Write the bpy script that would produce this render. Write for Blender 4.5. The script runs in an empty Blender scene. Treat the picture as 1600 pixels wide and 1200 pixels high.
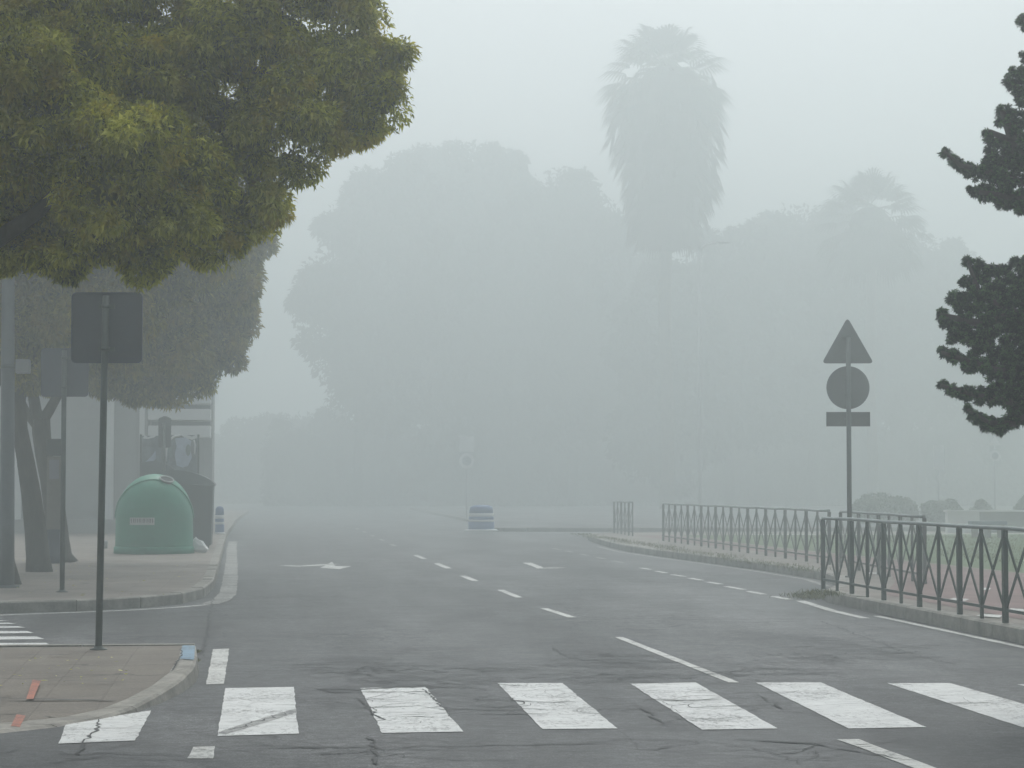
import bpy, math, random
import numpy as np
from mathutils import Vector
random.seed(7); RNG = np.random.default_rng(7)
S = bpy.context.scene
C = S.collection

# ------------------------------------------------------------------ camera
F = 3400.0; H = 1.48
HEAD = math.atan(360 / F); PITCH = math.atan(162 / F)
cf = np.array([math.sin(HEAD) * math.cos(PITCH), math.cos(HEAD) * math.cos(PITCH), math.sin(PITCH)])
cr = np.array([math.cos(HEAD), -math.sin(HEAD), 0.0])
cu = np.cross(cr, cf)
def ray(px, py): return cf + cr * ((px - 800) / F) - cu * ((py - 600) / F)
def G(px, py, z=0.0):
    r = ray(px, py); t = (z - H) / r[2]
    return (float(r[0] * t), float(r[1] * t), z)
def P(px, py, Y):
    r = ray(px, py); t = Y / r[1]
    return np.array([r[0] * t, Y, H + r[2] * t])
cam = bpy.data.cameras.new('camera'); co = bpy.data.objects.new('camera', cam); C.objects.link(co)
cam.sensor_width = 36; cam.lens = 36 * F / 1600; cam.clip_end = 3000; cam.clip_start = 0.1
co.location = (0, 0, H); co.rotation_euler = (math.pi / 2 + PITCH, 0, -HEAD)
S.camera = co

# ------------------------------------------------------------------ materials
def mat(name):
    m = bpy.data.materials.new(name); m.use_nodes = True
    nt = m.node_tree; nt.nodes.clear()
    out = nt.nodes.new('ShaderNodeOutputMaterial'); b = nt.nodes.new('ShaderNodeBsdfPrincipled')
    nt.links.new(b.outputs[0], out.inputs[0])
    return m, nt, b, out
def N(nt, t, **kw):
    n = nt.nodes.new('ShaderNode' + t)
    for k, v in kw.items():
        if k.startswith('i_'): n.inputs[k[2:]].default_value = v
        else: setattr(n, k, v)
    return n
def noise(nt, vec, scale, detail=4, rough=.55, dist=0):
    n = N(nt, 'TexNoise'); n.inputs['Scale'].default_value = scale; n.inputs['Detail'].default_value = detail
    n.inputs['Roughness'].default_value = rough; n.inputs['Distortion'].default_value = dist
    nt.links.new(vec, n.inputs['Vector']); return n.outputs['Fac']
def ramp(nt, fac, stops, interp='LINEAR'):
    r = N(nt, 'ValToRGB'); r.color_ramp.interpolation = interp
    e = r.color_ramp.elements
    while len(e) < len(stops): e.new(.5)
    for i, (p, c) in enumerate(stops):
        e[i].position = p; e[i].color = (c, c, c, 1) if not isinstance(c, tuple) else (*c, 1)
    nt.links.new(fac, r.inputs[0]); return r.outputs[0]
def mapping(nt, vec, scale=(1, 1, 1), rot=(0, 0, 0)):
    m = N(nt, 'Mapping'); m.inputs['Scale'].default_value = scale; m.inputs['Rotation'].default_value = rot
    nt.links.new(vec, m.inputs[0]); return m.outputs[0]
def math_(nt, op, a, b=None, clamp=False):
    m = N(nt, 'Math', operation=op); m.use_clamp = clamp
    for i, v in enumerate((a, b)):
        if v is None: continue
        if isinstance(v, (int, float)): m.inputs[i].default_value = v
        else: nt.links.new(v, m.inputs[i])
    return m.outputs[0]
def mix(nt, f, a, b, mode='MIX'):
    m = N(nt, 'Mix', data_type='RGBA', blend_type=mode)
    for s, v in ((m.inputs[0], f), (m.inputs[6], a), (m.inputs[7], b)):
        if isinstance(v, (int, float)): s.default_value = v
        elif isinstance(v, tuple): s.default_value = (*v, 1)
        else: nt.links.new(v, s)
    return m.outputs[2]
def geo(nt): return N(nt, 'NewGeometry').outputs['Position']
def objc(nt): return N(nt, 'TexCoord').outputs['Object']
def bump(nt, b, h, strength=.3, dist=.01):
    n = N(nt, 'Bump'); n.inputs['Strength'].default_value = strength; n.inputs['Distance'].default_value = dist
    nt.links.new(h, n.inputs['Height']); nt.links.new(n.outputs[0], b.inputs['Normal'])

def plain(name, col, rough=.6, metal=0, var=.25, scale=6, spec=.4):
    m, nt, b, o = mat(name); v = objc(nt)
    n1 = noise(nt, v, scale, 5, .6); n2 = noise(nt, v, scale * 9, 3, .6)
    f = math_(nt, 'ADD', math_(nt, 'MULTIPLY', n1, .7), math_(nt, 'MULTIPLY', n2, .3))
    lo = tuple(c * (1 - var) for c in col); hi = tuple(min(1, c * (1 + var)) for c in col)
    nt.links.new(ramp(nt, f, [(.3, lo), (.7, hi)]), b.inputs['Base Color'])
    b.inputs['Roughness'].default_value = rough; b.inputs['Metallic'].default_value = metal
    b.inputs['Specular IOR Level'].default_value = spec
    bump(nt, b, n2, .15, .004)
    return m

def crack_mask(nt, v, sc, stretch=(1, 1, 1), width=.012, cover=(.5, .62), mscale=.5):
    w = N(nt, 'TexNoise'); w.inputs['Scale'].default_value = sc * 2.2; w.inputs['Detail'].default_value = 4
    nt.links.new(v, w.inputs['Vector'])
    vm = N(nt, 'VectorMath', operation='MULTIPLY_ADD'); nt.links.new(w.outputs['Color'], vm.inputs[0])
    vm.inputs[1].default_value = (.5 / sc,) * 3; nt.links.new(v, vm.inputs[2])
    vv = mapping(nt, vm.outputs[0], stretch)
    vo = N(nt, 'TexVoronoi', feature='DISTANCE_TO_EDGE'); vo.inputs['Scale'].default_value = sc
    nt.links.new(vv, vo.inputs['Vector'])
    line = ramp(nt, vo.outputs['Distance'], [(0, 1.0), (width, 0.0)])
    cov = ramp(nt, noise(nt, v, mscale, 4, .6), [(cover[0], 0.0), (cover[1], 1.0)])
    return math_(nt, 'MULTIPLY', line, cov)

def asphalt_color(nt, v):
    big = noise(nt, mapping(nt, v, (.32, .13, 1)), 1.0, 4, .55)
    mid = noise(nt, v, 2.3, 6, .65)
    fine = noise(nt, v, 75, 3, .75)
    streak = noise(nt, mapping(nt, v, (1.6, .06, 1)), 1.0, 4, .6)
    base = ramp(nt, big, [(.36, (.040, .042, .045)), (.5, (.072, .075, .078)), (.62, (.115, .118, .121))])
    c = mix(nt, 1.0, base, ramp(nt, mid, [(.36, .74), (.64, 1.2)]), 'MULTIPLY')
    c = mix(nt, 1.0, c, ramp(nt, streak, [(.3, .74), (.7, 1.18)]), 'MULTIPLY')
    c = mix(nt, 1.0, c, ramp(nt, fine, [(.38, .45), (.5, 1.0), (.62, 1.8)]), 'MULTIPLY')
    # short transverse scuffs
    sc = noise(nt, mapping(nt, v, (1.1, 9, 1)), 1.6, 5, .7)
    gate = ramp(nt, noise(nt, v, .55, 3), [(.45, 0.0), (.62, 1.0)])
    sm = math_(nt, 'MULTIPLY', ramp(nt, sc, [(.60, 0.0), (.70, .5)]), gate)
    c = mix(nt, sm, c, (.035, .037, .040))
    gr = noise(nt, v, 13, 3, .8); c = mix(nt, 1.0, c, ramp(nt, gr, [(.40, .66), (.60, 1.34)]), 'MULTIPLY')
    rn = noise(nt, mapping(nt, v, (.75, 1.9, 1)), 1.0, 7, .62, .4)
    rd = ramp(nt, math_(nt, 'ABSOLUTE', math_(nt, 'SUBTRACT', rn, .5)), [(0, .9), (.03, .0)])
    rg = ramp(nt, noise(nt, v, .42, 5, .65), [(.49, 0.0), (.58, 1.0)])
    c = mix(nt, math_(nt, 'MULTIPLY', rd, rg), c, (.022, .024, .027))
    k1 = crack_mask(nt, v, .42, (1, 1, 1), .009, (.40, .54), .35)
    k2 = crack_mask(nt, v, 2.6, (.6, 1.7, 1), .04, (.50, .60), .62)
    k = math_(nt, 'MAXIMUM', k1, k2)
    c = mix(nt, math_(nt, 'MULTIPLY', k, .85), c, (.022, .023, .025))
    return c, k, fine
def make_asphalt():
    m, nt, b, o = mat('asphalt'); v = geo(nt)
    c, k, fine = asphalt_color(nt, v)
    nt.links.new(c, b.inputs['Base Color'])
    nt.links.new(ramp(nt, noise(nt, mapping(nt, v, (.3, .1, 1)), 1.3, 5, .6), [(.35, .52), (.65, .75)]), b.inputs['Roughness']); b.inputs['Specular IOR Level'].default_value = .3
    h = math_(nt, 'SUBTRACT', math_(nt, 'MULTIPLY', fine, .5), k)
    bump(nt, b, h, .35, .008)
    return m
def make_paint(name, col, wear=(.60, .72), tint=1.0):
    m, nt, b, o = mat(name); v = geo(nt)
    c, k, fine = asphalt_color(nt, v)
    chips = noise(nt, mapping(nt, v, (1, .6, 1)), 24, 6, .8)
    zone = noise(nt, v, 1.7, 3, .5)
    f = math_(nt, 'ADD', math_(nt, 'MULTIPLY', chips, .75), math_(nt, 'MULTIPLY', zone, .35))
    wearm = ramp(nt, f, [(wear[0], 0.0), (wear[1], .9)])
    tr = noise(nt, mapping(nt, v, (1.2, 3.4, 1)), 2.6, 6, .7)
    trm = ramp(nt, tr, [(.55, 0.0), (.68, .6)])
    fine_cr = crack_mask(nt, v, 5, (.8, 1.4, 1), .03, (.45, .6), 1.1)
    wearm = math_(nt, 'MAXIMUM', wearm, math_(nt, 'MAXIMUM', math_(nt, 'MULTIPLY', k, .35), math_(nt, 'MULTIPLY', math_(nt, 'MAXIMUM', trm, fine_cr), .5)))
    dirt = ramp(nt, noise(nt, v, 5, 5, .65), [(.25, .78), (.7, 1.0)])
    pc = mix(nt, 1.0, col, dirt, 'MULTIPLY')
    nt.links.new(mix(nt, wearm, pc, c), b.inputs['Base Color'])
    b.inputs['Roughness'].default_value = .6
    bump(nt, b, math_(nt, 'SUBTRACT', math_(nt, 'MULTIPLY', chips, .4), wearm), .4, .006)
    return m
def make_paving(name, a, bcol, tile=.3, joint=.5, big=1.0):
    m, nt, b, o = mat(name); v = geo(nt)
    br = N(nt, 'TexBrick'); br.offset = 0.0; br.squash = 1
    br.inputs['Scale'].default_value = 1 / tile; br.inputs['Brick Width'].default_value = 1; br.inputs['Row Height'].default_value = 1
    br.inputs['Mortar Size'].default_value = .025; br.inputs['Mortar Smooth'].default_value = .3
    br.inputs['Color1'].default_value = (*a, 1); br.inputs['Color2'].default_value = (*bcol, 1)
    md = tuple(c * joint for c in a); br.inputs['Mortar'].default_value = (*md, 1)
    nt.links.new(v, br.inputs['Vector'])
    mid = noise(nt, v, 1.1 * big, 6, .65); fine = noise(nt, v, 45, 4, .7)
    c = mix(nt, 1.0, br.outputs['Color'], ramp(nt, mid, [(.3, .74), (.7, 1.2)]), 'MULTIPLY')
    c = mix(nt, 1.0, c, ramp(nt, fine, [(.3, .75), (.7, 1.25)]), 'MULTIPLY')
    sp = ramp(nt, noise(nt, v, 14, 4, .8), [(.70, 0.0), (.74, .7)])
    c = mix(nt, sp, c, (.06, .055, .05))
    k = crack_mask(nt, v, .5, (.5, 1.5, 1), .012, (.42, .55), .4)
    c = mix(nt, math_(nt, 'MULTIPLY', k, .8), c, (.04, .036, .032))
    nt.links.new(c, b.inputs['Base Color']); b.inputs['Roughness'].default_value = .85
    bump(nt, b, math_(nt, 'SUBTRACT', fine, math_(nt, 'MULTIPLY', br.outputs['Fac'], 1.0)), .4, .006)
    return m
def make_leaf(name, dark, mid, light, accent=None, trans=.3, pscale=.8, spec=.15):
    m, nt, b, o = mat(name)
    at = N(nt, 'Attribute', attribute_name='rnd')
    v = geo(nt)
    c = ramp(nt, at.outputs['Fac'], [(0, dark), (.5, mid), (1, light)])
    if accent:
        f = ramp(nt, noise(nt, v, pscale * 2.6, 4, .6), [(.50, 0.0), (.70, .8)])
        c = mix(nt, f, c, accent)
    c = mix(nt, 1.0, c, ramp(nt, noise(nt, v, pscale, 3), [(.3, .75), (.7, 1.2)]), 'MULTIPLY')
    nt.links.new(c, b.inputs['Base Color'])
    b.inputs['Roughness'].default_value = .55; b.inputs['Specular IOR Level'].default_value = spec
    if trans:
        t = N(nt, 'BsdfTranslucent'); nt.links.new(c, t.inputs[0])
        ms = N(nt, 'MixShader'); ms.inputs[0].default_value = trans
        nt.links.new(b.outputs[0], ms.inputs[1]); nt.links.new(t.outputs[0], ms.inputs[2])
        nt.links.new(ms.outputs[0], o.inputs[0])
    return m
def make_bark(name, col, scale=1.0):
    m, nt, b, o = mat(name); v = objc(nt)
    n = noise(nt, mapping(nt, v, (9 * scale, 9 * scale, 1.6 * scale)), 2, 6, .7, .6)
    n2 = noise(nt, v, 3, 3)
    c = ramp(nt, n, [(.3, tuple(x * .45 for x in col)), (.55, col), (.8, tuple(min(1, x * 1.6) for x in col))])
    c = mix(nt, 1.0, c, ramp(nt, n2, [(.3, .8), (.7, 1.2)]), 'MULTIPLY')
    nt.links.new(c, b.inputs['Base Color']); b.inputs['Roughness'].default_value = .9
    bump(nt, b, n, .8, .03); return m

M = {}
M['asphalt'] = make_asphalt()
M['white_paint'] = make_paint('white_paint', (.74, .76, .75), (.57, .70))
M['worn_paint'] = make_paint('worn_paint', (.66, .67, .64), (.54, .72))
M['pale_paint'] = make_paint('pale_paint', (.40, .40, .37), (.46, .66))
M['grey_scrape'] = make_paint('grey_scrape', (.42, .43, .42), (.50, .66))
M['blue_paint'] = make_paint('blue_paint', (.20, .34, .46), (.56, .74))
M['orange_paint'] = make_paint('orange_paint', (.48, .13, .06), (.50, .72))
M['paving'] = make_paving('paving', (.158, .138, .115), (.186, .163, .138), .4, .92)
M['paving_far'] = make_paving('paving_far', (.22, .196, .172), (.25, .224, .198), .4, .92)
M['pink_paving'] = make_paving('pink_paving', (.19, .125, .118), (.225, .15, .14), .5, .8)
M['concrete'] = plain('concrete', (.24, .228, .205), .85, var=.35, scale=3)
M['kerb'] = plain('kerb_concrete', (.29, .278, .25), .85, var=.5, scale=4)
M['soil'] = plain('dry_soil', (.16, .15, .11), .95, var=.4, scale=3)
M['grass'] = plain('grass', (.075, .13, .045), .9, var=.4, scale=1.5)
M['sign_back'] = plain('sign_back', (.085, .10, .125), .55, metal=.0, var=.15, scale=3)
M['sign_back_pale'] = plain('sign_back_pale', (.11, .125, .13), .5, metal=.1, var=.16, scale=3)
M['galv'] = plain('galvanised_steel', (.10, .12, .12), .5, metal=.35, var=.3, scale=7)
M['post_green'] = plain('post_paint', (.075, .095, .09), .5, metal=.1, var=.35, scale=7)
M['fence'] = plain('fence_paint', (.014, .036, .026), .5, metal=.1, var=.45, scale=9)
M['fence_hazed'] = plain('fence_paint_hazed', (.12, .135, .13), .5, metal=.1, var=.3, scale=9)  # lighter copy of the fence paint for the far runs; fog fading put into the colour
M['fence_top'] = plain('fence_top_rail', (.22, .25, .25), .45, metal=.3, var=.3, scale=5)
M['lamp_grey'] = plain('lamp_grey', (.15, .17, .185), .5, metal=.2, var=.2, scale=4)
M['white_metal'] = plain('white_metal', (.82, .84, .84), .5, var=.06, scale=3)
M['pale_metal'] = plain('pale_metal', (.52, .56, .57), .5, metal=.2, var=.1, scale=3)
M['galv_pale'] = plain('pale_grey_paint', (.45, .47, .47), .5, var=.1, scale=2)
M['box_grey'] = plain('box_grey', (.26, .27, .27), .5, var=.1, scale=3)
M['green_plastic'] = plain('green_plastic', (.003, .24, .140), .42, var=.2, scale=2.0)
M['green_dark'] = plain('green_plastic_band', (.004, .26, .155), .45, var=.2, scale=3)
M['grey_plastic'] = plain('grey_plastic', (.030, .038, .045), .5, var=.2, scale=3)
M['lid_plastic'] = plain('lid_plastic', (.085, .10, .11), .42, var=.2, scale=3)
M['dark'] = plain('dark_opening', (.012, .014, .015), .8, var=.1)
M['white_plastic'] = plain('white_plastic', (.80, .82, .82), .4, var=.08, scale=9)
M['label'] = plain('label', (.55, .60, .58), .6, var=.15, scale=30)
M['wall'] = plain('render_wall', (.36, .375, .375), .9, var=.12, scale=.7)
M['wall_white'] = plain('render_white', (.80, .82, .81), .9, var=.06, scale=.9)
M['glass_dark'] = plain('window_dark', (.10, .12, .13), .2, var=.3, scale=1.5)
M['blue_plastic'] = plain('blue_plastic', (.05, .13, .32), .45, var=.15, scale=4)
M['art_dark'] = plain('poster_dark', (.20, .23, .25), .4, var=.5, scale=7)
M['art_pale'] = plain('poster_pale', (.50, .56, .66), .4, var=.25, scale=8)
M['bark'] = make_bark('bark', (.060, .055, .045))
M['palm_bark'] = make_bark('palm_bark', (.16, .13, .10), .6)
M['leaf_near'] = make_leaf('olive_leaf', (.12, .14, .016), (.54, .55, .045), (.98, .97, .26), (.72, .58, .06), .45, 1.5)
M['leaf_mid'] = make_leaf('olive_leaf_hazy', (.05, .058, .005), (.21, .20, .012), (.42, .38, .04), (.38, .27, .02), .3, .5)
M['leaf_far'] = make_leaf('far_leaf', (.012, .022, .010), (.022, .036, .014), (.04, .06, .02), None, .05, .15, 0)
M['leaf_shrub'] = make_leaf('shrub_leaf', (.02, .04, .012), (.045, .08, .022), (.08, .12, .04), None, .2, .4)
M['conifer'] = make_leaf('conifer_needle', (.003, .016, .006), (.018, .066, .022), (.09, .21, .06), None, .03, 1.2, .03)
M['palm_leaf'] = make_leaf('palm_leaf', (.020, .034, .014), (.035, .055, .022), (.06, .085, .035), None, .02, .3, 0)
M['palm_dead'] = make_leaf('dead_palm_leaf', (.05, .042, .028), (.08, .065, .042), (.12, .10, .065), None, .02, .3, 0)
M['weed'] = make_leaf('weed_leaf', (.07, .085, .03), (.14, .15, .06), (.26, .25, .13), None, .3, 2)

# ------------------------------------------------------------------ mesh helpers
def world_loc(o):
    v = Vector((0, 0, 0))
    while o is not None: v = v + o.location; o = o.parent
    return v
class MB:
    def __init__(s): s.v = []; s.f = []; s.mi = []; s.sm = []
    def add(s, vs, fs, mi=0, smooth=False):
        o = len(s.v); s.v += [tuple(map(float, p)) for p in vs]
        for f in fs: s.f.append(tuple(i + o for i in f)); s.mi.append(mi); s.sm.append(smooth)
        return s
    def box(s, c, d, rz=0, mi=0, bev=0):
        cx, cy, cz = c; a, b, h = d[0] / 2, d[1] / 2, d[2] / 2
        if bev:
            pts = [(-a + bev, -b), (a - bev, -b), (a, -b + bev), (a, b - bev), (a - bev, b), (-a + bev, b), (-a, b - bev), (-a, -b + bev)]
        else: pts = [(-a, -b), (a, -b), (a, b), (-a, b)]
        n = len(pts); cs, sn = math.cos(rz), math.sin(rz)
        R = lambda x, y, z: (cx + x * cs - y * sn, cy + x * sn + y * cs, cz + z)
        rings = []
        if bev: k = 1 - bev / max(a, b); lev = [(-h, k), (-h + bev, 1), (h - bev, 1), (h, k)]
        else: lev = [(-h, 1), (h, 1)]
        vs = [R(x * q, y * q, z) for z, q in lev for x, y in pts]
        fs = [tuple(reversed(range(n))), tuple(range(len(vs) - n, len(vs)))]
        for l in range(len(lev) - 1):
            for i in range(n):
                j = (i + 1) % n; fs.append((l * n + i, l * n + j, (l + 1) * n + j, (l + 1) * n + i))
        return s.add(vs, fs, mi)
    def bar(s, p, q, w, t, side, mi=0):
        "flat bar from p to q: width w along side, thickness t across"
        p = np.array(p, float); q = np.array(q, float); d = q - p; d /= np.linalg.norm(d)
        sd = np.array(side, float); sd -= d * sd.dot(d); sd /= np.linalg.norm(sd); n = np.cross(d, sd)
        vs = [e + a * sd * w / 2 + b * n * t / 2 for e in (p, q) for a, b in ((-1, -1), (1, -1), (1, 1), (-1, 1))]
        return s.add(vs, [(0, 3, 2, 1), (4, 5, 6, 7), (0, 1, 5, 4), (1, 2, 6, 5), (2, 3, 7, 6), (3, 0, 4, 7)], mi)
    def tube(s, pts, rad, n=12, mi=0, cap=True, jit=0):
        pts = [np.array(p, float) for p in pts]; vs = []; fs = []
        if isinstance(rad, (int, float)): rad = [rad] * len(pts)
        for i, p in enumerate(pts):
            d = pts[min(i + 1, len(pts) - 1)] - pts[max(i - 1, 0)]; d /= np.linalg.norm(d) + 1e-9
            up = np.array([0, 1, 0]) if abs(d[1]) < .9 else np.array([1, 0, 0])
            a = np.cross(d, up); a /= np.linalg.norm(a); b = np.cross(d, a)
            for k in range(n):
                t = 2 * math.pi * k / n; r = rad[i] * (1 + jit * math.sin(3 * t + i * .4) + jit * .6 * math.sin(5 * t + 1.7 + i * .25))
                vs.append(p + (a * math.cos(t) + b * math.sin(t)) * r)
        for i in range(len(pts) - 1):
            for k in range(n):
                j = (k + 1) % n; fs.append((i * n + k, i * n + j, (i + 1) * n + j, (i + 1) * n + k))
        s.add(vs, fs, mi, True)
        if cap:
            o = len(s.v) - len(vs)
            s.f.append(tuple(reversed(range(o, o + n)))); s.mi.append(mi); s.sm.append(False)
            s.f.append(tuple(range(o + len(vs) - n, o + len(vs)))); s.mi.append(mi); s.sm.append(False)
        return s
    def prism(s, poly, o, ex, ey, ez, t, mi=0):
        "polygon in the (ex,ey) plane at origin o, extruded by t along ez"
        o, ex, ey, ez = (np.array(a, float) for a in (o, ex, ey, ez)); n = len(poly)
        vs = [o + ex * x + ey * y for x, y in poly] + [o + ex * x + ey * y + ez * t for x, y in poly]
        fs = [tuple(reversed(range(n))), tuple(range(n, 2 * n))] + [(i, (i + 1) % n, n + (i + 1) % n, n + i) for i in range(n)]
        return s.add(vs, fs, mi)
    def lathe(s, prof, c, n=24, mi=0, sx=1, sy=1, rz=0):
        vs = []; fs = []
        for r, z in prof:
            for k in range(n):
                t = 2 * math.pi * k / n; x = r * math.cos(t) * sx; y = r * math.sin(t) * sy
                vs.append((c[0] + x * math.cos(rz) - y * math.sin(rz), c[1] + x * math.sin(rz) + y * math.cos(rz), c[2] + z))
        m = len(prof)
        for i in range(m - 1):
            for k in range(n):
                j = (k + 1) % n; fs.append((i * n + k, i * n + j, (i + 1) * n + j, (i + 1) * n + k))
        fs.append(tuple(reversed(range(n)))); fs.append(tuple(range((m - 1) * n, m * n)))
        return s.add(vs, fs, mi, True)
    def build(s, name, mats, parent=None):
        me = bpy.data.meshes.new(name); me.from_pydata(s.v, [], s.f)
        for m in (mats if isinstance(mats, (list, tuple)) else [mats]): me.materials.append(m)
        me.polygons.foreach_set('material_index', s.mi); me.polygons.foreach_set('use_smooth', s.sm)
        me.update()
        o = bpy.data.objects.new(name, me); C.objects.link(o)
        if parent:
            o.parent = parent
            loc = world_loc(parent)
            me.transform(__import__('mathutils').Matrix.Translation(-loc))
        return o
def tag(o, label=None, cat=None, group=None, kind=None):
    for k, v in (('label', label), ('category', cat), ('group', group), ('kind', kind)):
        if v: o[k] = v
    return o
def thing(name, loc, label, cat, group=None):
    o = bpy.data.objects.new(name, None); C.objects.link(o); o.location = tuple(map(float, loc)); o.empty_display_size = .2
    return tag(o, label, cat, group)
def copy_tree(o, parent=None):
    c = o.copy(); C.objects.link(c)
    if parent: c.parent = parent
    for ch in list(o.children): copy_tree(ch, c)
    return c
def rounded_rect(w, h, r, k=5):
    pts = []
    for cx, cy, a0 in ((w / 2 - r, h / 2 - r, 0), (-w / 2 + r, h / 2 - r, 90), (-w / 2 + r, -h / 2 + r, 180), (w / 2 - r, -h / 2 + r, 270)):
        for i in range(k + 1):
            t = math.radians(a0 + 90 * i / k); pts.append((cx + r * math.cos(t), cy + r * math.sin(t)))
    return pts
def rounded_poly(pts, r, k=5):
    out = []; n = len(pts)
    for i in range(n):
        p = np.array(pts[i], float); a = np.array(pts[i - 1], float) - p; b = np.array(pts[(i + 1) % n], float) - p
        a /= np.linalg.norm(a); b /= np.linalg.norm(b); p0 = p + a * r; p1 = p + b * r
        for j in range(k + 1):
            t = j / k; q = (1 - t) ** 2 * p0 + 2 * t * (1 - t) * p + t * t * p1; out.append(tuple(q))
    return out

# ------------------------------------------------------------------ foliage (numpy)
def rand_dir(n):
    d = RNG.normal(size=(n, 3)); return d / (np.linalg.norm(d, axis=1, keepdims=True) + 1e-9)
def leaves(pos, outw, L, W, droop=.5, rnd_dir=.9, rnd=None):
    n = len(pos)
    d = outw * .7 + rand_dir(n) * rnd_dir; d[:, 2] -= droop; d /= np.linalg.norm(d, axis=1, keepdims=True) + 1e-9
    w = np.cross(d, rand_dir(n) + np.array([0, 0, .6])); w /= np.linalg.norm(w, axis=1, keepdims=True) + 1e-9
    nn = np.cross(w, d)
    s = RNG.uniform(.65, 1.35, (n, 1)); l = L * s; ww = W * s * RNG.uniform(.75, 1.25, (n, 1))
    mid = pos + d * l * .45 + nn * l * .06
    tip = pos + d * l + nn * l * (-.22) + np.array([0, 0, -1]) * l * .14
    v = np.stack([pos, mid + w * ww / 2, mid - w * ww / 2, tip], 1).reshape(-1, 3)
    base = np.arange(n)[:, None] * 4
    f = np.concatenate([base + np.array([0, 1, 2]), base + np.array([1, 3, 2])], 1).reshape(-1, 3)
    r = RNG.uniform(0, 1, n) if rnd is None else rnd
    return v, f, np.repeat(r, 2)
def mesh_np(name, vs, fs, rs, material, parent=None, extra=None, loc=None):
    V = []; Fs = []; R = []; o = 0
    for v, f, r in zip(vs, fs, rs): V.append(v); Fs.append(f + o); R.append(r); o += len(v)
    V = np.concatenate(V); Fs = np.concatenate(Fs); R = np.concatenate(R)
    if parent is not None: V = V - np.array(world_loc(parent))
    me = bpy.data.meshes.new(name)
    me.vertices.add(len(V)); me.vertices.foreach_set('co', V.astype(np.float32).ravel())
    nf = len(Fs); me.loops.add(nf * 3); me.loops.foreach_set('vertex_index', Fs.astype(np.int32).ravel())
    me.polygons.add(nf); me.polygons.foreach_set('loop_start', np.arange(nf, dtype=np.int32) * 3)
    try: me.polygons.foreach_set('loop_total', np.full(nf, 3, dtype=np.int32))
    except Exception: pass
    me.update(calc_edges=True)
    a = me.attributes.new('rnd', 'FLOAT', 'FACE'); a.data.foreach_set('value', R.astype(np.float32))
    me.materials.append(material)
    ob = bpy.data.objects.new(name, me); C.objects.link(ob)
    if parent is not None: ob.parent = parent
    return ob
_ico = None
def blob(c, r, lump=.18, rnd=.0, sub=2):
    "lumpy closed core inside a crown"
    global _ico
    import bmesh
    if _ico is None:
        bm = bmesh.new(); bmesh.ops.create_icosphere(bm, subdivisions=2, radius=1)
        _ico = (np.array([v.co[:] for v in bm.verts]), np.array([[v.index for v in f.verts] for f in bm.faces])); bm.free()
    v, f = _ico
    ph = RNG.uniform(0, 6, 3)
    k = 1 + lump * (np.sin(v[:, 0] * 4 + ph[0]) * np.sin(v[:, 1] * 5 + ph[1]) + .6 * np.sin(v[:, 2] * 6 + ph[2]))
    return v * k[:, None] * np.array(r) + np.array(c), f, np.full(len(f), rnd)
def infr(c, m=.5):
    c = np.array(c, float) - np.array([0, 0, H]); zz = c.dot(cf)
    px = 800 + F * c.dot(cr) / zz; py = 600 - F * c.dot(cu) / zz; mg = m * F / zz
    return -mg < px < 1600 + mg and -mg < py < 1200 + mg
def crown(lobes, cover, L, W, sub=(.28, .42), droop=.5, core=.5, camface=.5, squash=.8, rdir=1.2, nclump=26, out=.3, fill=.3):
    """lobes: (centre, (rx,ry,rz)); every lobe carries clumps near its surface, filled with single leaves.
    cover = leaf area per lobe surface area"""
    vs = []; fs = []; rs = []
    for c, r in lobes:
        c = np.array(c); r = np.array(r, float)
        inside = infr(c, r.max()); dens = cover if inside else cover * out
        m = max(5, int(nclump * (r.mean() / np.mean(sub) / 4) ** 2))
        d = rand_dir(m)
        tocam = -c / np.linalg.norm(c) + np.array([0, 0, .2]); h_ = int(m * .6); d[:h_] = d[:h_] + tocam * camface; d /= np.linalg.norm(d, axis=1, keepdims=True)
        cc = c + d * r * RNG.uniform(.55, .98, (m, 1))
        cr_ = RNG.uniform(sub[0], sub[1], m)
        area = 4 * math.pi * (r.mean() ** 2)
        k = max(8, int(dens * area / (L * W * .5) / m))
        sc = 1 if inside else 1.7
        if not inside: k = max(8, int(k / 2.2))
        q = rand_dir(m * k); par = np.repeat(np.arange(m), k)
        q = q + d[par] * .35; q /= np.linalg.norm(q, axis=1, keepdims=True)
        rad = RNG.uniform(.12, 1, (m * k, 1)) ** .5
        pos = cc[par] + q * rad * cr_[par][:, None] * np.array([1, 1, squash])
        cl = RNG.uniform(-.2, .2, m)[par]
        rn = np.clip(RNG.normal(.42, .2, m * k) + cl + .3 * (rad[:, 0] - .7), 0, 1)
        nf_ = int(len(pos) * fill)
        if nf_:
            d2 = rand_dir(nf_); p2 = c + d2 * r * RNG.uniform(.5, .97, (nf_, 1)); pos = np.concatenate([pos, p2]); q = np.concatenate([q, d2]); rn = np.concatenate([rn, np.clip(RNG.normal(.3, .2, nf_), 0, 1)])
        v, f, rr = leaves(pos, q, L * sc, W * sc, droop, rdir, rn); vs.append(v); fs.append(f); rs.append(rr)
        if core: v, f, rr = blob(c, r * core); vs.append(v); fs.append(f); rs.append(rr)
    return vs, fs, rs

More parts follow.
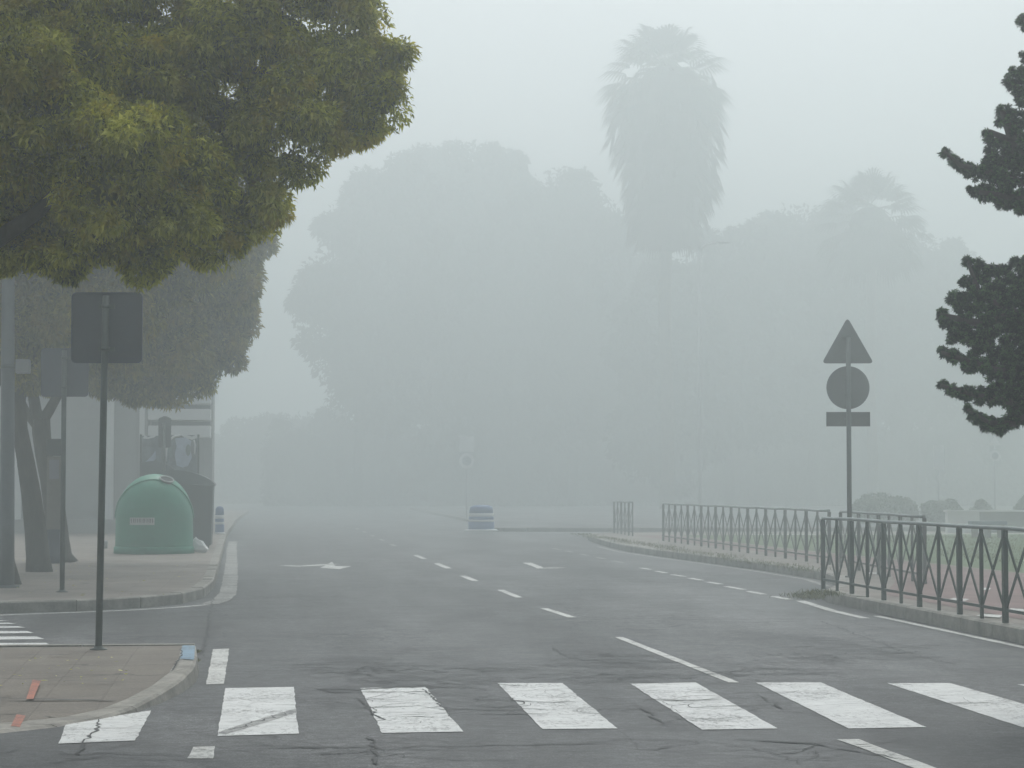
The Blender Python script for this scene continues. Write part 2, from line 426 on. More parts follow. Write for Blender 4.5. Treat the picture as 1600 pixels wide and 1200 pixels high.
# ------------------------------------------------------------------ ground, road, pavements
def sheet(name, poly, z, material, kind='structure'):
    b = MB(); b.add([(p[0], p[1], z if len(p) < 3 else p[2]) for p in poly], [tuple(range(len(poly)))])
    o = b.build(name, material); return tag(o, kind=kind)
def grid_sheet(name, x0, x1, y0, y1, z, material):
    b = MB(); b.add([(x0, y0, z), (x1, y0, z), (x1, y1, z), (x0, y1, z)], [(0, 1, 2, 3)])
    return tag(b.build(name, material), kind='structure')
grid_sheet('ground', -300, 300, -60, 520, -.012, M['soil'])
grid_sheet('road', -40, 40, -8, 260, 0, M['asphalt'])

def slab(name, top, material, z0=-.02):
    "raised pavement: closed polygon top with side walls"
    n = len(top); b = MB()
    vs = [tuple(p) for p in top] + [(p[0], p[1], z0) for p in top]
    b.add(vs, [tuple(range(n))] + [(i, n + i, n + (i + 1) % n, (i + 1) % n) for i in range(n)])
    return tag(b.build(name, material), kind='structure')
def kerb_run(name, line, w, ztop, material, step=1.0, inward=1, blend=None):
    """kerbstones along an outer line; inward=+1 puts their body on the left of the direction of travel"""
    pts = [np.array(p[:2], float) for p in line]; b = MB()
    seg = []; 
    for a, c in zip(pts[:-1], pts[1:]):
        L = np.linalg.norm(c - a); k = max(1, int(round(L / step)))
        for i in range(k): seg.append((a + (c - a) * i / k, a + (c - a) * (i + 1) / k))
    # shared mitred normals so that stones meet cleanly on curves
    nodes = [seg[0][0]] + [s_[1] for s_ in seg]; nor = []
    for i in range(len(nodes)):
        d = nodes[min(i + 1, len(nodes) - 1)] - nodes[max(i - 1, 0)]; d /= np.linalg.norm(d)
        nor.append(np.array([-d[1], d[0]]) * inward)
    for i in range(len(nodes) - 1):
        p, q = nodes[i], nodes[i + 1]; g = (q - p) * .008
        p2, q2 = p + g, q - g
        za = ztop(p) if callable(ztop) else ztop; zb = ztop(q) if callable(ztop) else ztop
        j = random.uniform(-.005, .005); ch = .02
        prof = lambda pt, n_, z: [(*(pt), -.02), (*(pt), max(z - ch, .0)), (*(pt + n_ * ch), z + j), (*(pt + n_ * w), z + j), (*(pt + n_ * w), -.02)]
        A = prof(p2, nor[i], za); B = prof(q2, nor[i + 1], zb)
        fs = [(k, k + 1, 5 + k + 1, 5 + k) for k in range(4)] + [(4, 3, 2, 1, 0), (5, 6, 7, 8, 9)]
        b.add(A + B, fs)
    return tag(b.build(name, material), kind='structure')

# near left pavement (an island corner that drops to the crossing)
def zn(py): return float(np.clip(.125 - (py - 1035) * .0013, .012, .125))
near_out = [(306, 1008), (308, 1026), (303, 1042), (284, 1062), (250, 1084), (212, 1104), (160, 1121), (90, 1133), (0, 1143), (-140, 1152)]
near_in = [(284, 1009), (279, 1028), (264, 1052), (236, 1073), (200, 1092), (160, 1108), (100, 1121), (0, 1131), (-140, 1141)]
no = [G(x, y, zn(y)) for x, y in near_out]
# pavement body
top = [G(284, 1009, .125)] + [G(x, y, zn(y) - .004) for x, y in near_in[1:]] + [(-6.3, 14.3, .01), (-6.3, 14.5, .02), (-6.5, G(0, 1012, .125)[1], .12), G(0, 1012, .12)]
slab('pavement', [(p[0], p[1], p[2] + .002) for p in top], M['paving'])
kb = MB()
for i in range(len(near_out) - 2):
    a, b_ = G(*near_out[i], zn(near_out[i][1])), G(*near_out[i + 1], zn(near_out[i + 1][1]))
    a2 = G(*near_in[min(i, 8)], zn(near_in[min(i, 8)][1])); b2 = G(*near_in[min(i + 1, 8)], zn(near_in[min(i + 1, 8)][1]))
    g = lambda p, q, t: tuple(p[k] + (q[k] - p[k]) * t for k in range(3))
    A, B = g(a, b_, .012), g(a, b_, .988); A2, B2 = g(a2, b2, .012), g(a2, b2, .988)
    up = lambda p, d=.003: (p[0], p[1], p[2] + d)
    kb.add([(A[0] + .02, A[1], -.02), up(A, -.012), up(g(A, A2, .12)), up(A2), (B[0] + .02, B[1], -.02), up(B, -.012), up(g(B, B2, .12)), up(B2)],
           [(0, 1, 5, 4), (1, 2, 6, 5), (2, 3, 7, 6), (0, 4, 7, 3), (0, 3, 2, 1), (4, 5, 6, 7)])
p0 = G(306, 1006, .125)
tag(kb.build('kerb', M['kerb']), kind='structure')
kerb_run('kerb', [(-6.5, p0[1]), (p0[0], p0[1])], .14, .132, M['kerb'], 1.0, -1)
# blue painted end of the kerb, orange marks on the paving
bp = [G(281, 1029, .1295), G(303, 1031, .1295), G(305, 1009, .1295), G(285, 1008, .1295)]
sheet('kerb_marking', bp, 0, M['blue_paint'])
for q in ([(41, 1092), (52, 1092), (64, 1063), (51, 1062)], [(17, 1134), (31, 1136), (40, 1118), (26, 1116)]):
    sheet('pavement_marking', [(*G(x, y, zn(y) + .006)[:2], zn(y) + .006) for x, y in q], 0, M['orange_paint'])

slab('pavement', [(-12, -4, .12), (-3.6, -4, .12), (-3.6, 11.6, .12), (-4.2, 13.6, .12), (-6.4, 14.0, .12), (-12, 14.0, .12)], M['paving'])
# far left pavement
ZL = .14
fl = [G(-420, 946, ZL), G(-100, 943, ZL), G(0, 940, ZL), (G(120, 937, ZL)), G(220, 932, ZL), G(285, 926, ZL), G(318, 918, ZL), G(334, 905, ZL), G(342, 880, ZL), G(349, 852, ZL), G(355, 832, ZL)]
fl += [(-1.9, 95, ZL), (-1.9, 130, ZL)]
kerb_run('kerb', fl, .16, ZL + .002, M['kerb'], 1.0, 1)
body = []
pp = [np.array(p[:2]) for p in fl]
for i, p in enumerate(pp):
    d = pp[min(i + 1, len(pp) - 1)] - pp[max(i - 1, 0)]; d /= np.linalg.norm(d); q = p + np.array([-d[1], d[0]]) * .15
    body.append((q[0], q[1], ZL - .003))
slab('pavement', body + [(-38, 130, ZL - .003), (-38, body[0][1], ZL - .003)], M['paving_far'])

# right pavement with the bus bay
ZR = .15
KR = [(7.0, 5), (7.0, 10), (7.0, 15), (7.0, 20), (7.0, 24), (7.0, 27.2), (7.06, 27.9), (7.3, 28.6), (7.75, 29.8), (8.3, 32), (8.62, 34.5), (8.55, 38), (8.4, 41), (8.1, 46), (7.95, 50), (8.1, 54), (8.35, 58), (8.6, 61), (9.0, 63), (9.8, 64), (11.5, 64.3), (20, 64.6), (39, 65)]
kerb_run('kerb', KR, .16, ZR + .002, M['kerb'], 1.0, -1)
pp = [np.array(p) for p in KR]; body = []
for i, p in enumerate(pp):
    d = pp[min(i + 1, len(pp) - 1)] - pp[max(i - 1, 0)]; d /= np.linalg.norm(d); q = p + np.array([d[1], -d[0]]) * .15
    body.append((q[0], q[1], ZR - .003))
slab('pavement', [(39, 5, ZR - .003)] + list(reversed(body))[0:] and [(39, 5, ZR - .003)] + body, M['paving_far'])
# pink cycle path between the fence and the lawn, verge strip, lawn
cyc = [(7.45, 5), (7.45, 26.5), (8.6, 30), (9.4, 33), (9.9, 36), (9.9, 46), (9.75, 60), (10.9, 60), (10.9, 46), (11.3, 37), (11.4, 33), (11.6, 28), (11.9, 20), (12, 5)]
sheet('cycle_path', list(reversed(cyc)), ZR + .003, M['pink_paving'])
for q in ([(1480, 937), (1508, 939), (1515, 936), (1490, 934)], [(1525, 962), (1562, 965), (1566, 961), (1536, 959)], [(1530, 921), (1545, 922), (1549, 919), (1536, 918)], [(1573, 953), (1600, 956), (1600, 952), (1580, 950)], [(1355, 896), (1372, 897), (1374, 895), (1360, 894)]):
    sheet('path_marking', [G(x, y, ZR + .008) for x, y in q], 0, M['worn_paint'])
lawn = [(12.15, 5), (12.05, 20), (11.75, 28), (11.5, 33), (11.4, 37), (11.05, 46), (11.05, 60), (39, 61.5), (39, 5)]
sheet('lawn', list(reversed(lawn)), ZR + .004, M['grass'])
# traffic island beyond the junction
isl = [(39, 72.5), (12, 72.4), (9, 72.6), (7.4, 73.1), (6.7, 74.2), (6.55, 76), (6.9, 80), (8, 90), (8.5, 145)]
kerb_run('kerb', isl, .16, .142, M['concrete'], 1.0, -1)
pp = [np.array(p) for p in isl]; body = []
for i, p in enumerate(pp):
    d = pp[min(i + 1, len(pp) - 1)] - pp[max(i - 1, 0)]; d /= np.linalg.norm(d); q = p + np.array([d[1], -d[0]]) * .15
    body.append((q[0], q[1], .137))
slab('traffic_island', [(39, 145, .137)] + list(body), M['asphalt'])

# ------------------------------------------------------------------ road markings
def marking(name, quad, material, z=.004, n=60, jit=.003):
    b = MB(); pts = []
    q = [np.array(p[:2], float) for p in quad]
    for i in range(len(q)):
        a, c = q[i], q[(i + 1) % len(q)]; L = np.linalg.norm(c - a); k = max(1, min(n, int(L / .12)))
        for j in range(k):
            p = a + (c - a) * j / k + (RNG.normal(0, jit, 2) if j else 0); pts.append((p[0], p[1], z))
    cen = (np.mean([p[0] for p in pts]), np.mean([p[1] for p in pts]), z)
    m = len(pts)
    if len(quad) == 4: b.add(pts + [cen], [(i, (i + 1) % m, m) for i in range(m)])
    else: b.add(pts, [tuple(range(m))])
    return tag(b.build(name, material), kind='structure')
stripes = [[(340, 1151), (467, 1147), (459, 1074), (352, 1076)], [(597, 1146), (724, 1144), (664, 1073), (563, 1076)],
           [(848, 1140), (965, 1139), (879, 1068), (777, 1068)], [(1097, 1141), (1215, 1139), (1087, 1067), (985, 1069)],
           [(1326, 1139), (1448, 1137), (1282, 1067), (1181, 1067)], [(1597, 1137), (1725, 1136), (1484, 1068), (1386, 1068)],
           [(1860, 1136), (1985, 1135), (1690, 1069), (1589, 1070)]]
for q in stripes: marking('crosswalk_marking', [G(*p) for p in q], M['white_paint'])
marking('crosswalk_marking', [G(*p) for p in [(91, 1163), (211, 1158), (236, 1111), (104, 1131)]], M['white_paint'], .0045)
for i, (ya, yb, xr) in enumerate([(966, 967.5, 8), (969.5, 971.5, 14), (973.5, 976, 25), (979, 982, 40), (986.5, 990.5, 54), (995, 1000, 69), (1005, 1011.5, 84)]):
    marking('crosswalk_marking', [G(-160, yb + 2), G(xr, yb - 1), G(xr - 12, ya), G(-160, ya + .8)], M['white_paint'])
for q in ([(322, 1070), (350, 1069), (358, 1014), (333, 1015)], [(292, 1186), (333, 1186), (336, 1167), (302, 1168)]):
    marking('edge_line', [G(*p) for p in q], M['worn_paint'])
def stroke(name, line, w, material, z=.004):
    pts = [np.array(p[:2], float) for p in line]; L_ = []; R_ = []
    res = []
    for a, c in zip(pts[:-1], pts[1:]):
        k = max(1, int(np.linalg.norm(c - a) / .25))
        for j in range(k): res.append(a + (c - a) * j / k)
    res.append(pts[-1])
    b = MB(); vs = []
    for i, p in enumerate(res):
        d = res[min(i + 1, len(res) - 1)] - res[max(i - 1, 0)]; d /= np.linalg.norm(d); n_ = np.array([-d[1], d[0]])
        k = 1 + RNG.normal(0, .06)
        vs += [(*(p + n_ * w / 2 * k), z), (*(p - n_ * w / 2 * k), z)]
    b.add(vs, [(2 * i, 2 * i + 1, 2 * i + 3, 2 * i + 2) for i in range(len(res) - 1)])
    return tag(b.build(name, material), kind='structure')
# centre dashes
for a, c, w in [((967, 996), (1147, 1067), .085), ((1325, 1156), (1475, 1212), .12), ((850, 951), (894, 965), .10), ((782, 922), (811, 934), .10), ((723, 900), (743, 908), .11),
             ((682, 880.5), (701, 888.5), .12), ((649, 867.5), (663, 873.5), .12)]:
    stroke('lane_marking', [G(*a), G(*c)], w, M['worn_paint'])
for k in range(5):
    y = 55.2 + k * 5.6; stroke('lane_marking', [(2.90 - .006 * (y - 50), y), (2.90 - .006 * (y - 50), y + 2)], .12, M['pale_paint'])  # far dashes in paler paint, fog fading painted into them
# edge line on the right, bay dashes
stroke('edge_line', [(6.84, 5), (6.84, 20), (6.83, 24.6)], .09, M['worn_paint'])
stroke('edge_line', [G(1352, 966.5), G(1302, 955), G(1250, 939)], .12, M['worn_paint'])
for a, c in [((1207, 932), (1234, 937)), ((1169, 924), (1194, 929)), ((1135, 916.5), (1162, 921.5)), ((1105, 909.5), (1126, 913)), ((1077, 903.5), (1097, 907)), ((1050, 898), (1069, 901)), ((1025, 892.5), (1041, 895.5)), ((1001, 887.5), (1016, 890))]:
    stroke('bay_marking', [G(*a), G(*c)], .11, M['worn_paint'])
for k in range(5): y = 42.6 + k * 2.3; stroke('bay_marking', [(6.70 - .02 * k, y), (6.70 - .02 * k - .01, y + 1.1)], .11, M['pale_paint'])  # farther bay dashes also paler, haze painted into their colour
stroke('edge_line', [(8.15, 32), (8.42, 34.5), (8.35, 38), (8.2, 41), (7.9, 46), (7.75, 50), (7.9, 54)], .10, M['pale_paint'])
# pale worn gutter line round the left corner
stroke('edge_line', [G(-420, 967), G(-100, 963), G(0, 961.5), G(110, 957.5), G(200, 954), G(280, 949), G(325, 945)], .13, M['worn_paint'])
stroke('edge_line', [G(328, 944), G(345, 938), G(356, 928), G(360, 905), G(362, 880), G(362, 858), G(364, 846)], .24, M['pale_paint'])
# arrows
stroke('arrow_marking', [G(444, 884), G(470, 885), G(505, 882.5), G(522, 881.5)], .30, M['worn_paint'])
marking('arrow_marking', [G(500, 887.6), G(530, 889.6), G(549, 885), G(524, 884.6), G(519, 878)], M['worn_paint'])
stroke('arrow_marking', [G(823, 879.5), G(838, 885), G(846, 888.5)], .16, M['worn_paint'])
stroke('arrow_marking', [G(846, 888.5), G(858, 888.5), G(872, 886.5)], .35, M['pale_paint'])
# long tar seams and cracks drawn as the thin sealed joints they are
M['tar_soft'] = plain('tar_soft', (.16, .165, .165), .8, var=.3, scale=20)
M['tar'] = plain('tar', (.032, .034, .036), .7, var=.3, scale=20)
def crack(pts, w=.012, z=.0062, zf=None, jit=.035):
    w = w * .8
    base = [np.array(G(*p)[:2]) if zf is None else np.array(G(p[0], p[1], zf(p[1]))[:2]) for p in pts]
    out = []; zz = []
    for i, (a, c) in enumerate(zip(base[:-1], base[1:])):
        k = max(2, int(np.linalg.norm(c - a) / .08))
        for j in range(k): out.append(a + (c - a) * j / k + RNG.normal(0, jit * .45, 2)); zz.append((zf(pts[i][1] + (pts[i + 1][1] - pts[i][1]) * j / k) + .006) if zf else z)
    b = MB(); vs = []
    for i, p in enumerate(out):
        d = out[min(i + 1, len(out) - 1)] - out[max(i - 1, 0)]; d /= np.linalg.norm(d) + 1e-9; n_ = np.array([-d[1], d[0]]) * np.array([1, 2.6])
        ww = w * RNG.uniform(.3, 1.3) * min(1, .3 + i / 3, .3 + (len(out) - 1 - i) / 3)
        vs += [(*(p + n_ * ww / 2), zz[i]), (*(p - n_ * ww / 2), zz[i])]
    b.add(vs, [(2 * i, 2 * i + 1, 2 * i + 3, 2 * i + 2) for i in range(len(out) - 1)])
    tag(b.build('road_crack' if zf is None else 'pavement_crack', M['tar']), kind='structure')
for pts, w in [([(120, 1182), (132, 1160), (150, 1135), (158, 1122)], .03), ([(98, 1178), (128, 1180)], .02), ([(333, 935), (327, 960), (322, 1000), (317, 1030)], .022),
               ([(495, 1077), (560, 1079), (620, 1075), (690, 1073)], .05), ([(500, 1079), (520, 1082), (565, 1081)], .03), ([(663, 1077), (690, 1106), (705, 1122)], .022),
               ([(560, 1090), (580, 1112), (600, 1130)], .022), ([(578, 1150), (588, 1175), (585, 1200)], .035), ([(345, 1168), (450, 1169), (590, 1168), (760, 1165), (980, 1162)], .012),
               ([(1185, 1088), (1215, 1104), (1235, 1112)], .03), ([(1145, 1155), (1260, 1162), (1390, 1184), (1450, 1192)], .025), ([(1000, 1155), (1100, 1158), (1200, 1175), (1270, 1200)], .012),
               ([(1280, 970), (1340, 992), (1420, 1022), (1500, 1040)], .018), ([(1340, 1013), (1400, 1018), (1412, 1014)], .03), ([(860, 1008), (880, 1025), (910, 1032), (1000, 1030)], .02),
               ([(870, 1016), (960, 1018)], .016), ([(1000, 1104), (1022, 1122), (1046, 1138)], .028), ([(480, 1040), (540, 1046), (640, 1044)], .018), ([(500, 1004), (540, 1014)], .014),
               ([(660, 1046), (730, 1052)], .018), ([(1430, 1100), (1600, 1099)], .01), ([(425, 934), (520, 935)], .02), ([(655, 932), (745, 933)], .03), ([(690, 947), (780, 947)], .03),
               ([(353, 1143), (380, 1136), (430, 1120), (463, 1113)], .022), ([(1005, 1093), (1075, 1096), (1135, 1092)], .02), ([(1060, 1123), (1160, 1126)], .016), ([(590, 1120), (700, 1122)], .014), ([(580, 1097), (670, 1096)], .012),
               ([(60, 1195), (200, 1178)], .014), ([(1160, 1046), (1290, 1047), (1420, 1048)], .010), ([(740, 1072), (705, 1080)], .02), ([(0, 1178), (45, 1168)], .02),
               ([(540, 1060), (590, 1066), (620, 1062)], .018), ([(1240, 1018), (1260, 1030), (1330, 1032)], .014), ([(940, 1052), (985, 1058), (1060, 1056)], .014)]:
    crack(pts, w)
def crack_zone(px, py, rx, ry, n, wmax=.016, lmin=.2, lmax=.9, z=.0064, dirx=.75):
    "a field of fine weathering cracks worn into the surface around one spot"
    b = MB(); c = np.array(G(px, py)[:2]); e1 = np.array(G(px + rx, py)[:2]) - c; e2 = np.array(G(px, py - ry)[:2]) - c
    for _ in range(n):
        r_ = math.sqrt(RNG.uniform(0, 1)); t = RNG.uniform(0, 6.28); p = c + e1 * r_ * math.cos(t) + e2 * r_ * math.sin(t)
        a = RNG.normal(0, .35) if RNG.uniform() < dirx else RNG.uniform(0, math.pi); L = RNG.uniform(lmin, lmax); k = max(4, int(L / .05)); pts = [p]
        for i in range(k): a += RNG.normal(0, .38); a *= .97; p = p + np.array([math.cos(a), math.sin(a)]) * L / k; pts.append(p)
        w0 = RNG.uniform(.35, 1) * wmax; vs = []
        for i, q_ in enumerate(pts):
            d = pts[min(i + 1, k)] - pts[max(i - 1, 0)]; d /= np.linalg.norm(d) + 1e-9; n_ = np.array([-d[1], d[0] * 2.6]); ww = w0 * RNG.uniform(.3, 1.2) * min(1, .2 + i / 3, .2 + (k - i) / 3)
            vs += [(*(q_ + n_ * ww / 2), z), (*(q_ - n_ * ww / 2), z)]
        b.add(vs, [(2 * i, 2 * i + 1, 2 * i + 3, 2 * i + 2) for i in range(k)])
    tag(b.build('road_crack', M['tar_soft'] if wmax < .0075 else M['tar']), kind='structure')
for a in [(640, 1055, 120, 18, 60), (540, 1100, 50, 22, 16, .01), (520, 1040, 90, 14, 30), (920, 1032, 90, 14, 40), (900, 1060, 110, 10, 26), (1020, 1115, 50, 22, 16, .008), (1330, 1016, 120, 14, 44), (1230, 1032, 90, 8, 22), (1160, 1050, 90, 9, 20),
          (655, 1112, 55, 30, 14, .006), (870, 1105, 60, 28, 10, .005), (1110, 1105, 70, 28, 15, .007), (1310, 1106, 90, 26, 8, .005), (400, 1095, 60, 20, 7, .004), (560, 1180, 90, 14, 12, .01), (740, 1110, 40, 30, 12), (1200, 1175, 170, 14, 9, .01), (1480, 1100, 110, 20, 7, .006),
          (200, 1182, 160, 12, 7, .01), (700, 940, 90, 16, 16), (470, 935, 80, 10, 14), (900, 1170, 120, 14, 7, .01), (430, 1000, 60, 14, 10), (1130, 960, 90, 10, 10), (165, 1138, 60, 16, 4, .006)]:
    crack_zone(*a)
o_ = marking('road_patch', [G(*p) for p in [(493, 1077), (520, 1083), (570, 1083), (640, 1079), (700, 1074), (650, 1070), (580, 1071), (540, 1072)]], M['tar'], .0022)
marking('crosswalk_marking', [G(*p) for p in [(341, 1147), (352, 1141), (400, 1127), (463, 1108), (464, 1114), (425, 1127), (385, 1139), (352, 1149)]], M['grey_scrape'], .0058)
for pts, w in [([(0, 1092), (100, 1094), (200, 1096)], .022), ([(0, 1117), (60, 1120), (110, 1124)], .014), ([(60, 1063), (160, 1066), (245, 1068)], .010), ([(0, 1023), (110, 1024), (160, 1026)], .012), ([(266, 1050), (272, 1046), (283, 1026), (284, 1012)], .018)]:
    crack(pts, w, zf=zn, jit=.015)

# ------------------------------------------------------------------ signs and posts
ex = np.array([math.cos(HEAD), -math.sin(HEAD), 0]); ez = np.array([0, 0, 1.]); ey = np.array([math.sin(HEAD), math.cos(HEAD), 0])
def square_sign(px, py, size, pz_top, pz_bot_plate, zbase, label, group, lean=0, r=.035, off=0.0, material='sign_back'):
    g = G(px, py, zbase); root = thing('traffic_sign', g, label, 'traffic sign', group)
    x, y, z = g; top = pz_top
    b = MB(); b.tube([(x, y, z), (x + lean * .5, y, z + (top - z) * .5), (x + lean, y, top - .03)], r, 14); b.build('pole', M['post_green'], root)
    b = MB(); b.lathe([(r + .045, 0), (r + .045, .006), (r + .012, .014), (r + .01, .03)], (x, y, z), 16); b.build('base_collar', M['post_green'], root)
    cz = (pz_top + pz_bot_plate) / 2; h = pz_top - pz_bot_plate; o = np.array([x + lean, y, cz]) + ey * (r + .012) + ex * off
    b = MB(); b.prism(rounded_rect(size, h, .045), o, ex, ez, ey, .004)
    # folded rim of the pressed plate
    rim = rounded_rect(size, h, .045); rin = rounded_rect(size - .012, h - .012, .04); n = len(rim)
    vs = [o + ex * a + ez * c - ey * d for (ring, d) in ((rim, .0), (rim, .022), (rin, .022), (rin, .0)) for a, c in ring]
    fs = [(k * n + i, k * n + (i + 1) % n, (k + 1) * n + (i + 1) % n, (k + 1) * n + i) for k in range(3) for i in range(n)]
    b.add(vs, fs); pl = b.build('sign_plate', M[material], root)
    b = MB(); b.prism(rounded_rect(size - .03, h - .03, .04), o + ey * .0045, ex, ez, ey, .002); b.build('sign_face', M['blue_plastic'], root)
    for k in (-.3, .3):
        c = np.array([x + lean, y, cz + k * h])
        b = MB(); b.bar(c - ex * .07 + ey * (r + .006), c + ex * .07 + ey * (r + .006), .035, .010, (0, 0, 1)); b.tube([c - ez * .015, c + ez * .015], r + .006, 14); b.build('clamp', M['galv'], root)
    return root
square_sign(154, 1015, .60, 3.13, 2.53, .125, 'square sign seen from its dark back on a slim pole on the near pavement corner', 'square signs seen from behind', r=.029, lean=.035, off=.005)
g2 = G(97, 925, ZL)
square_sign(97, 925, .61, H + (762 - 547) / F * g2[1], H + (762 - 622) / F * g2[1], ZL, 'second dark-backed square sign, farther off beside the tree trunks, partly hidden by the nearer sign', 'square signs seen from behind', r=.032, lean=.0)

# tall lamp column on the left with its box
g = G(10, 918, ZL); x, y, z = g
root = thing('lamp_post', g, 'thick grey lamp column at the left edge with a pale box strapped on it', 'lamp post')
b = MB(); b.tube([(x, y, z), (x, y, z + .9), (x - .02, y, z + 4), (x - .05, y, z + 8.2)], [.105, .098, .085, .06], 20); b.build('pole', M['lamp_grey'], root)
b = MB(); b.tube([(x, y, z), (x, y, z + .03)], .17, 16); b.build('base_plate', M['lamp_grey'], root)
b = MB(); b.tube([(x - .05, y, z + 8.1), (x + .3, y, z + 8.5), (x + 1.3, y, z + 8.7)], [.05, .04, .035], 10); b.build('arm', M['lamp_grey'], root)
b = MB(); b.lathe([(.04, 0), (.16, .02), (.17, .08), (.08, .14)], (x + 1.5, y, z + 8.62), 18, sx=1.9); b.build('lamp_head', M['lamp_grey'], root)
zb = H + (762 - 576) / F * y
b = MB(); b.box((x + .19, y - .01, zb), (.19, .16, .19), 0, 0, .012); bx_ = b.build('box', M['box_grey'], root)
b = MB(); b.tube([(x, y, zb - .03), (x, y, zb + .03)], .106, 20); b.build('strap', M['galv'], root)

# slim information totem between the trunks
g = G(84, 880, ZL); x, y, z = g; k = y / F
root = thing('totem', g, 'slim grey parking meter column with a dark cap between the tree trunks', 'parking meter')
zt = H + (762 - 688) * k
b = MB(); b.box((x, y, z + .30), (.22, .2, .60), 0, 0, .01); b.build('foot', M['blue_plastic'] if False else plain('dark_blue_panel', (.04, .05, .09), .5, var=.2), root)
b = MB(); b.box((x, y, (z + .601 + zt - .3) / 2), (.25, .22, zt - .3 - z - .601), 0, 0, .01); b.build('body', plain('weathered_panel', (.17, .16, .14), .7, var=.2), root)
b = MB(); b.box((x, y, zt - .14), (.27, .24, .3), 0, 0, .012); b.build('cap', M['grey_plastic'], root)
b = MB(); b.box((x, y - .115, H + 28 * k), (.17, .008, .34)); b.build('display', plain('pale_panel', (.20, .21, .25), .4, var=.1), root)

# triple sign on the right
g = G(1328, 902, ZR); x, y, z = g; k = y / F; Z = lambda py: H + (762 - py) * k
root = thing('traffic_sign', g, 'tall pole with triangular, round and rectangular sign backs one below the other behind the fence', 'traffic sign')
b = MB(); b.tube([(x, y, z), (x, y, Z(522))], .036, 16); b.build('pole', M['galv'], root)
b = MB(); b.tube([(x, y, z), (x, y, z + .02)], .075, 14); b.build('base_collar', M['galv'], root)
o = np.array([x, y, 0]) + ey * .05
W = 76 * k / 2; tri = rounded_poly([(-W - .035, Z(563)), (W + .035, Z(563)), (0, Z(489))], .075)
b = MB(); b.prism(tri, o, ex, ez, ey, .012); b.build('triangular_plate', M['sign_back_pale'], root)
b = MB(); b.bar(np.array([x, y, Z(519)]) - ex * .10 + ey * .038, np.array([x, y, Z(519)]) + ex * .10 + ey * .038, .045, .02, (0, 0, 1)); b.build('bracket', M['galv'], root)
b = MB(); rr = 69 * k / 2; b.prism([(rr * math.cos(t), Z(602) + rr * math.sin(t)) for t in np.linspace(0, 2 * math.pi, 48, endpoint=False)], o, ex, ez, ey, .012); b.build('round_plate', M['sign_back_pale'], root)
b = MB(); b.prism([(-35 * k, Z(664)), (35 * k, Z(664)), (35 * k, Z(641)), (-35 * k, Z(641))], o, ex, ez, ey, .012); b.build('rectangular_plate', plain('sign_back_dull', (.075, .085, .08), .6, var=.25), root)
for py in (590, 614, 652):
    b = MB(); c = np.array([x, y, Z(py)]); b.bar(c - ex * .06 + ey * .043, c + ex * .06 + ey * .043, .03, .012, (0, 0, 1)); b.build('bracket', M['galv'], root)

# ------------------------------------------------------------------ fences with St Andrew's crosses
def fence(p0, p1, n, label, z, h=.93, thick=2, rail_mat='fence_top', fm='fence'):
    p0 = np.array(p0, float); p1 = np.array(p1, float); d = p1 - p0; L = np.linalg.norm(d); d /= L; s = L / n
    root = thing('metal_fence', (p0[0], p0[1], z), label, 'fence', 'crossed bar metal fences along the right kerb')
    at = lambda t, zz: (p0[0] + d[0] * t, p0[1] + d[1] * t, z + zz)
    nrm = np.array([-d[1], d[0], 0])
    b = MB(); pts = [at(s * i, h + random.uniform(-.006, .006)) for i in range(n + 1)]; b.tube(pts, .021, 8); b.build('top_rail', M[rail_mat], root)
    b = MB(); b.bar(at(0, .125), at(L, .125), .03, .022, (0, 0, 1)); b.build('bottom_rail', M[fm], root)
    for i in range(n + 1):
        big = (i % thick == 0); w = .055 if big else .036
        b = MB(); b.box(at(i * s, (h - .018) / 2), (w, w * .9, h - .018), math.atan2(d[1], d[0])); b.build('post', M[fm], root)
    for i in range(n):
        b = MB(); a, c = i * s + .01, (i + 1) * s - .01
        b.bar(np.array(at(a, .14)) + nrm * .007, np.array(at(c, h - .02)) + nrm * .007, .040, .010, (0, 0, 1))
        b.bar(np.array(at(a, h - .02)) - nrm * .007, np.array(at(c, .14)) - nrm * .007, .040, .010, (0, 0, 1)); b.build('cross_brace', M[fm], root)
    return root
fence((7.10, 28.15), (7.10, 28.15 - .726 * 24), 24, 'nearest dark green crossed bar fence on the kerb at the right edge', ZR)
fence((9.5, 53.8), (9.42, 36.9), 20, 'long hazy crossed bar fence left of the sign pole, along the recessed bay', ZR, fm='fence_hazed')
fence((9.36, 35.9), (8.85, 29.4), 8, 'shorter crossed bar fence just behind the near fence and the sign pole', ZR, fm='fence_hazed')
fence((9.7, 63.2), (9.6, 59.2), 5, 'short fence piece fading in the fog left of the long fence', ZR, fm='fence_hazed')

# ------------------------------------------------------------------ recycling corner
# green igloo
yi = G(238, 866, ZL)[1]; k = yi / F; xi = P(238, 800, yi)[0]; zb = ZL - .001
root = thing('bottle_bank', (xi, yi + .78, zb), 'green dome shaped bottle bank with a pale label standing on the pavement', 'recycling container')
cx, cy = xi, yi + .78
def dome(t):  # width factor by height fraction
    return 1.0 if t < .42 else math.sqrt(max(0, 1 - ((t - .42) / .58) ** 2.15))
Hh = 124 * k; Rr = 60.5 * k
prof = [(Rr * 1.00, .10), (Rr * 1.0, .18)] + [(max(.012, Rr * (1.0 - .02 * t) * dome(t)), Hh * t) for t in np.concatenate([np.linspace(.13, .42, 8), np.linspace(.46, .90, 16), np.linspace(.915, 1, 12)])]
b = MB(); b.lathe(prof, (cx, cy, zb), 64); body_ = b.build('body', M['green_plastic'], root)
b = MB(); b.lathe([(Rr * 1.035, 0), (Rr * 1.035, .085), (Rr * 1.03, .13), (Rr * .99, .15)], (cx, cy, zb), 64); b.build('skirt', M['green_dark'], root)
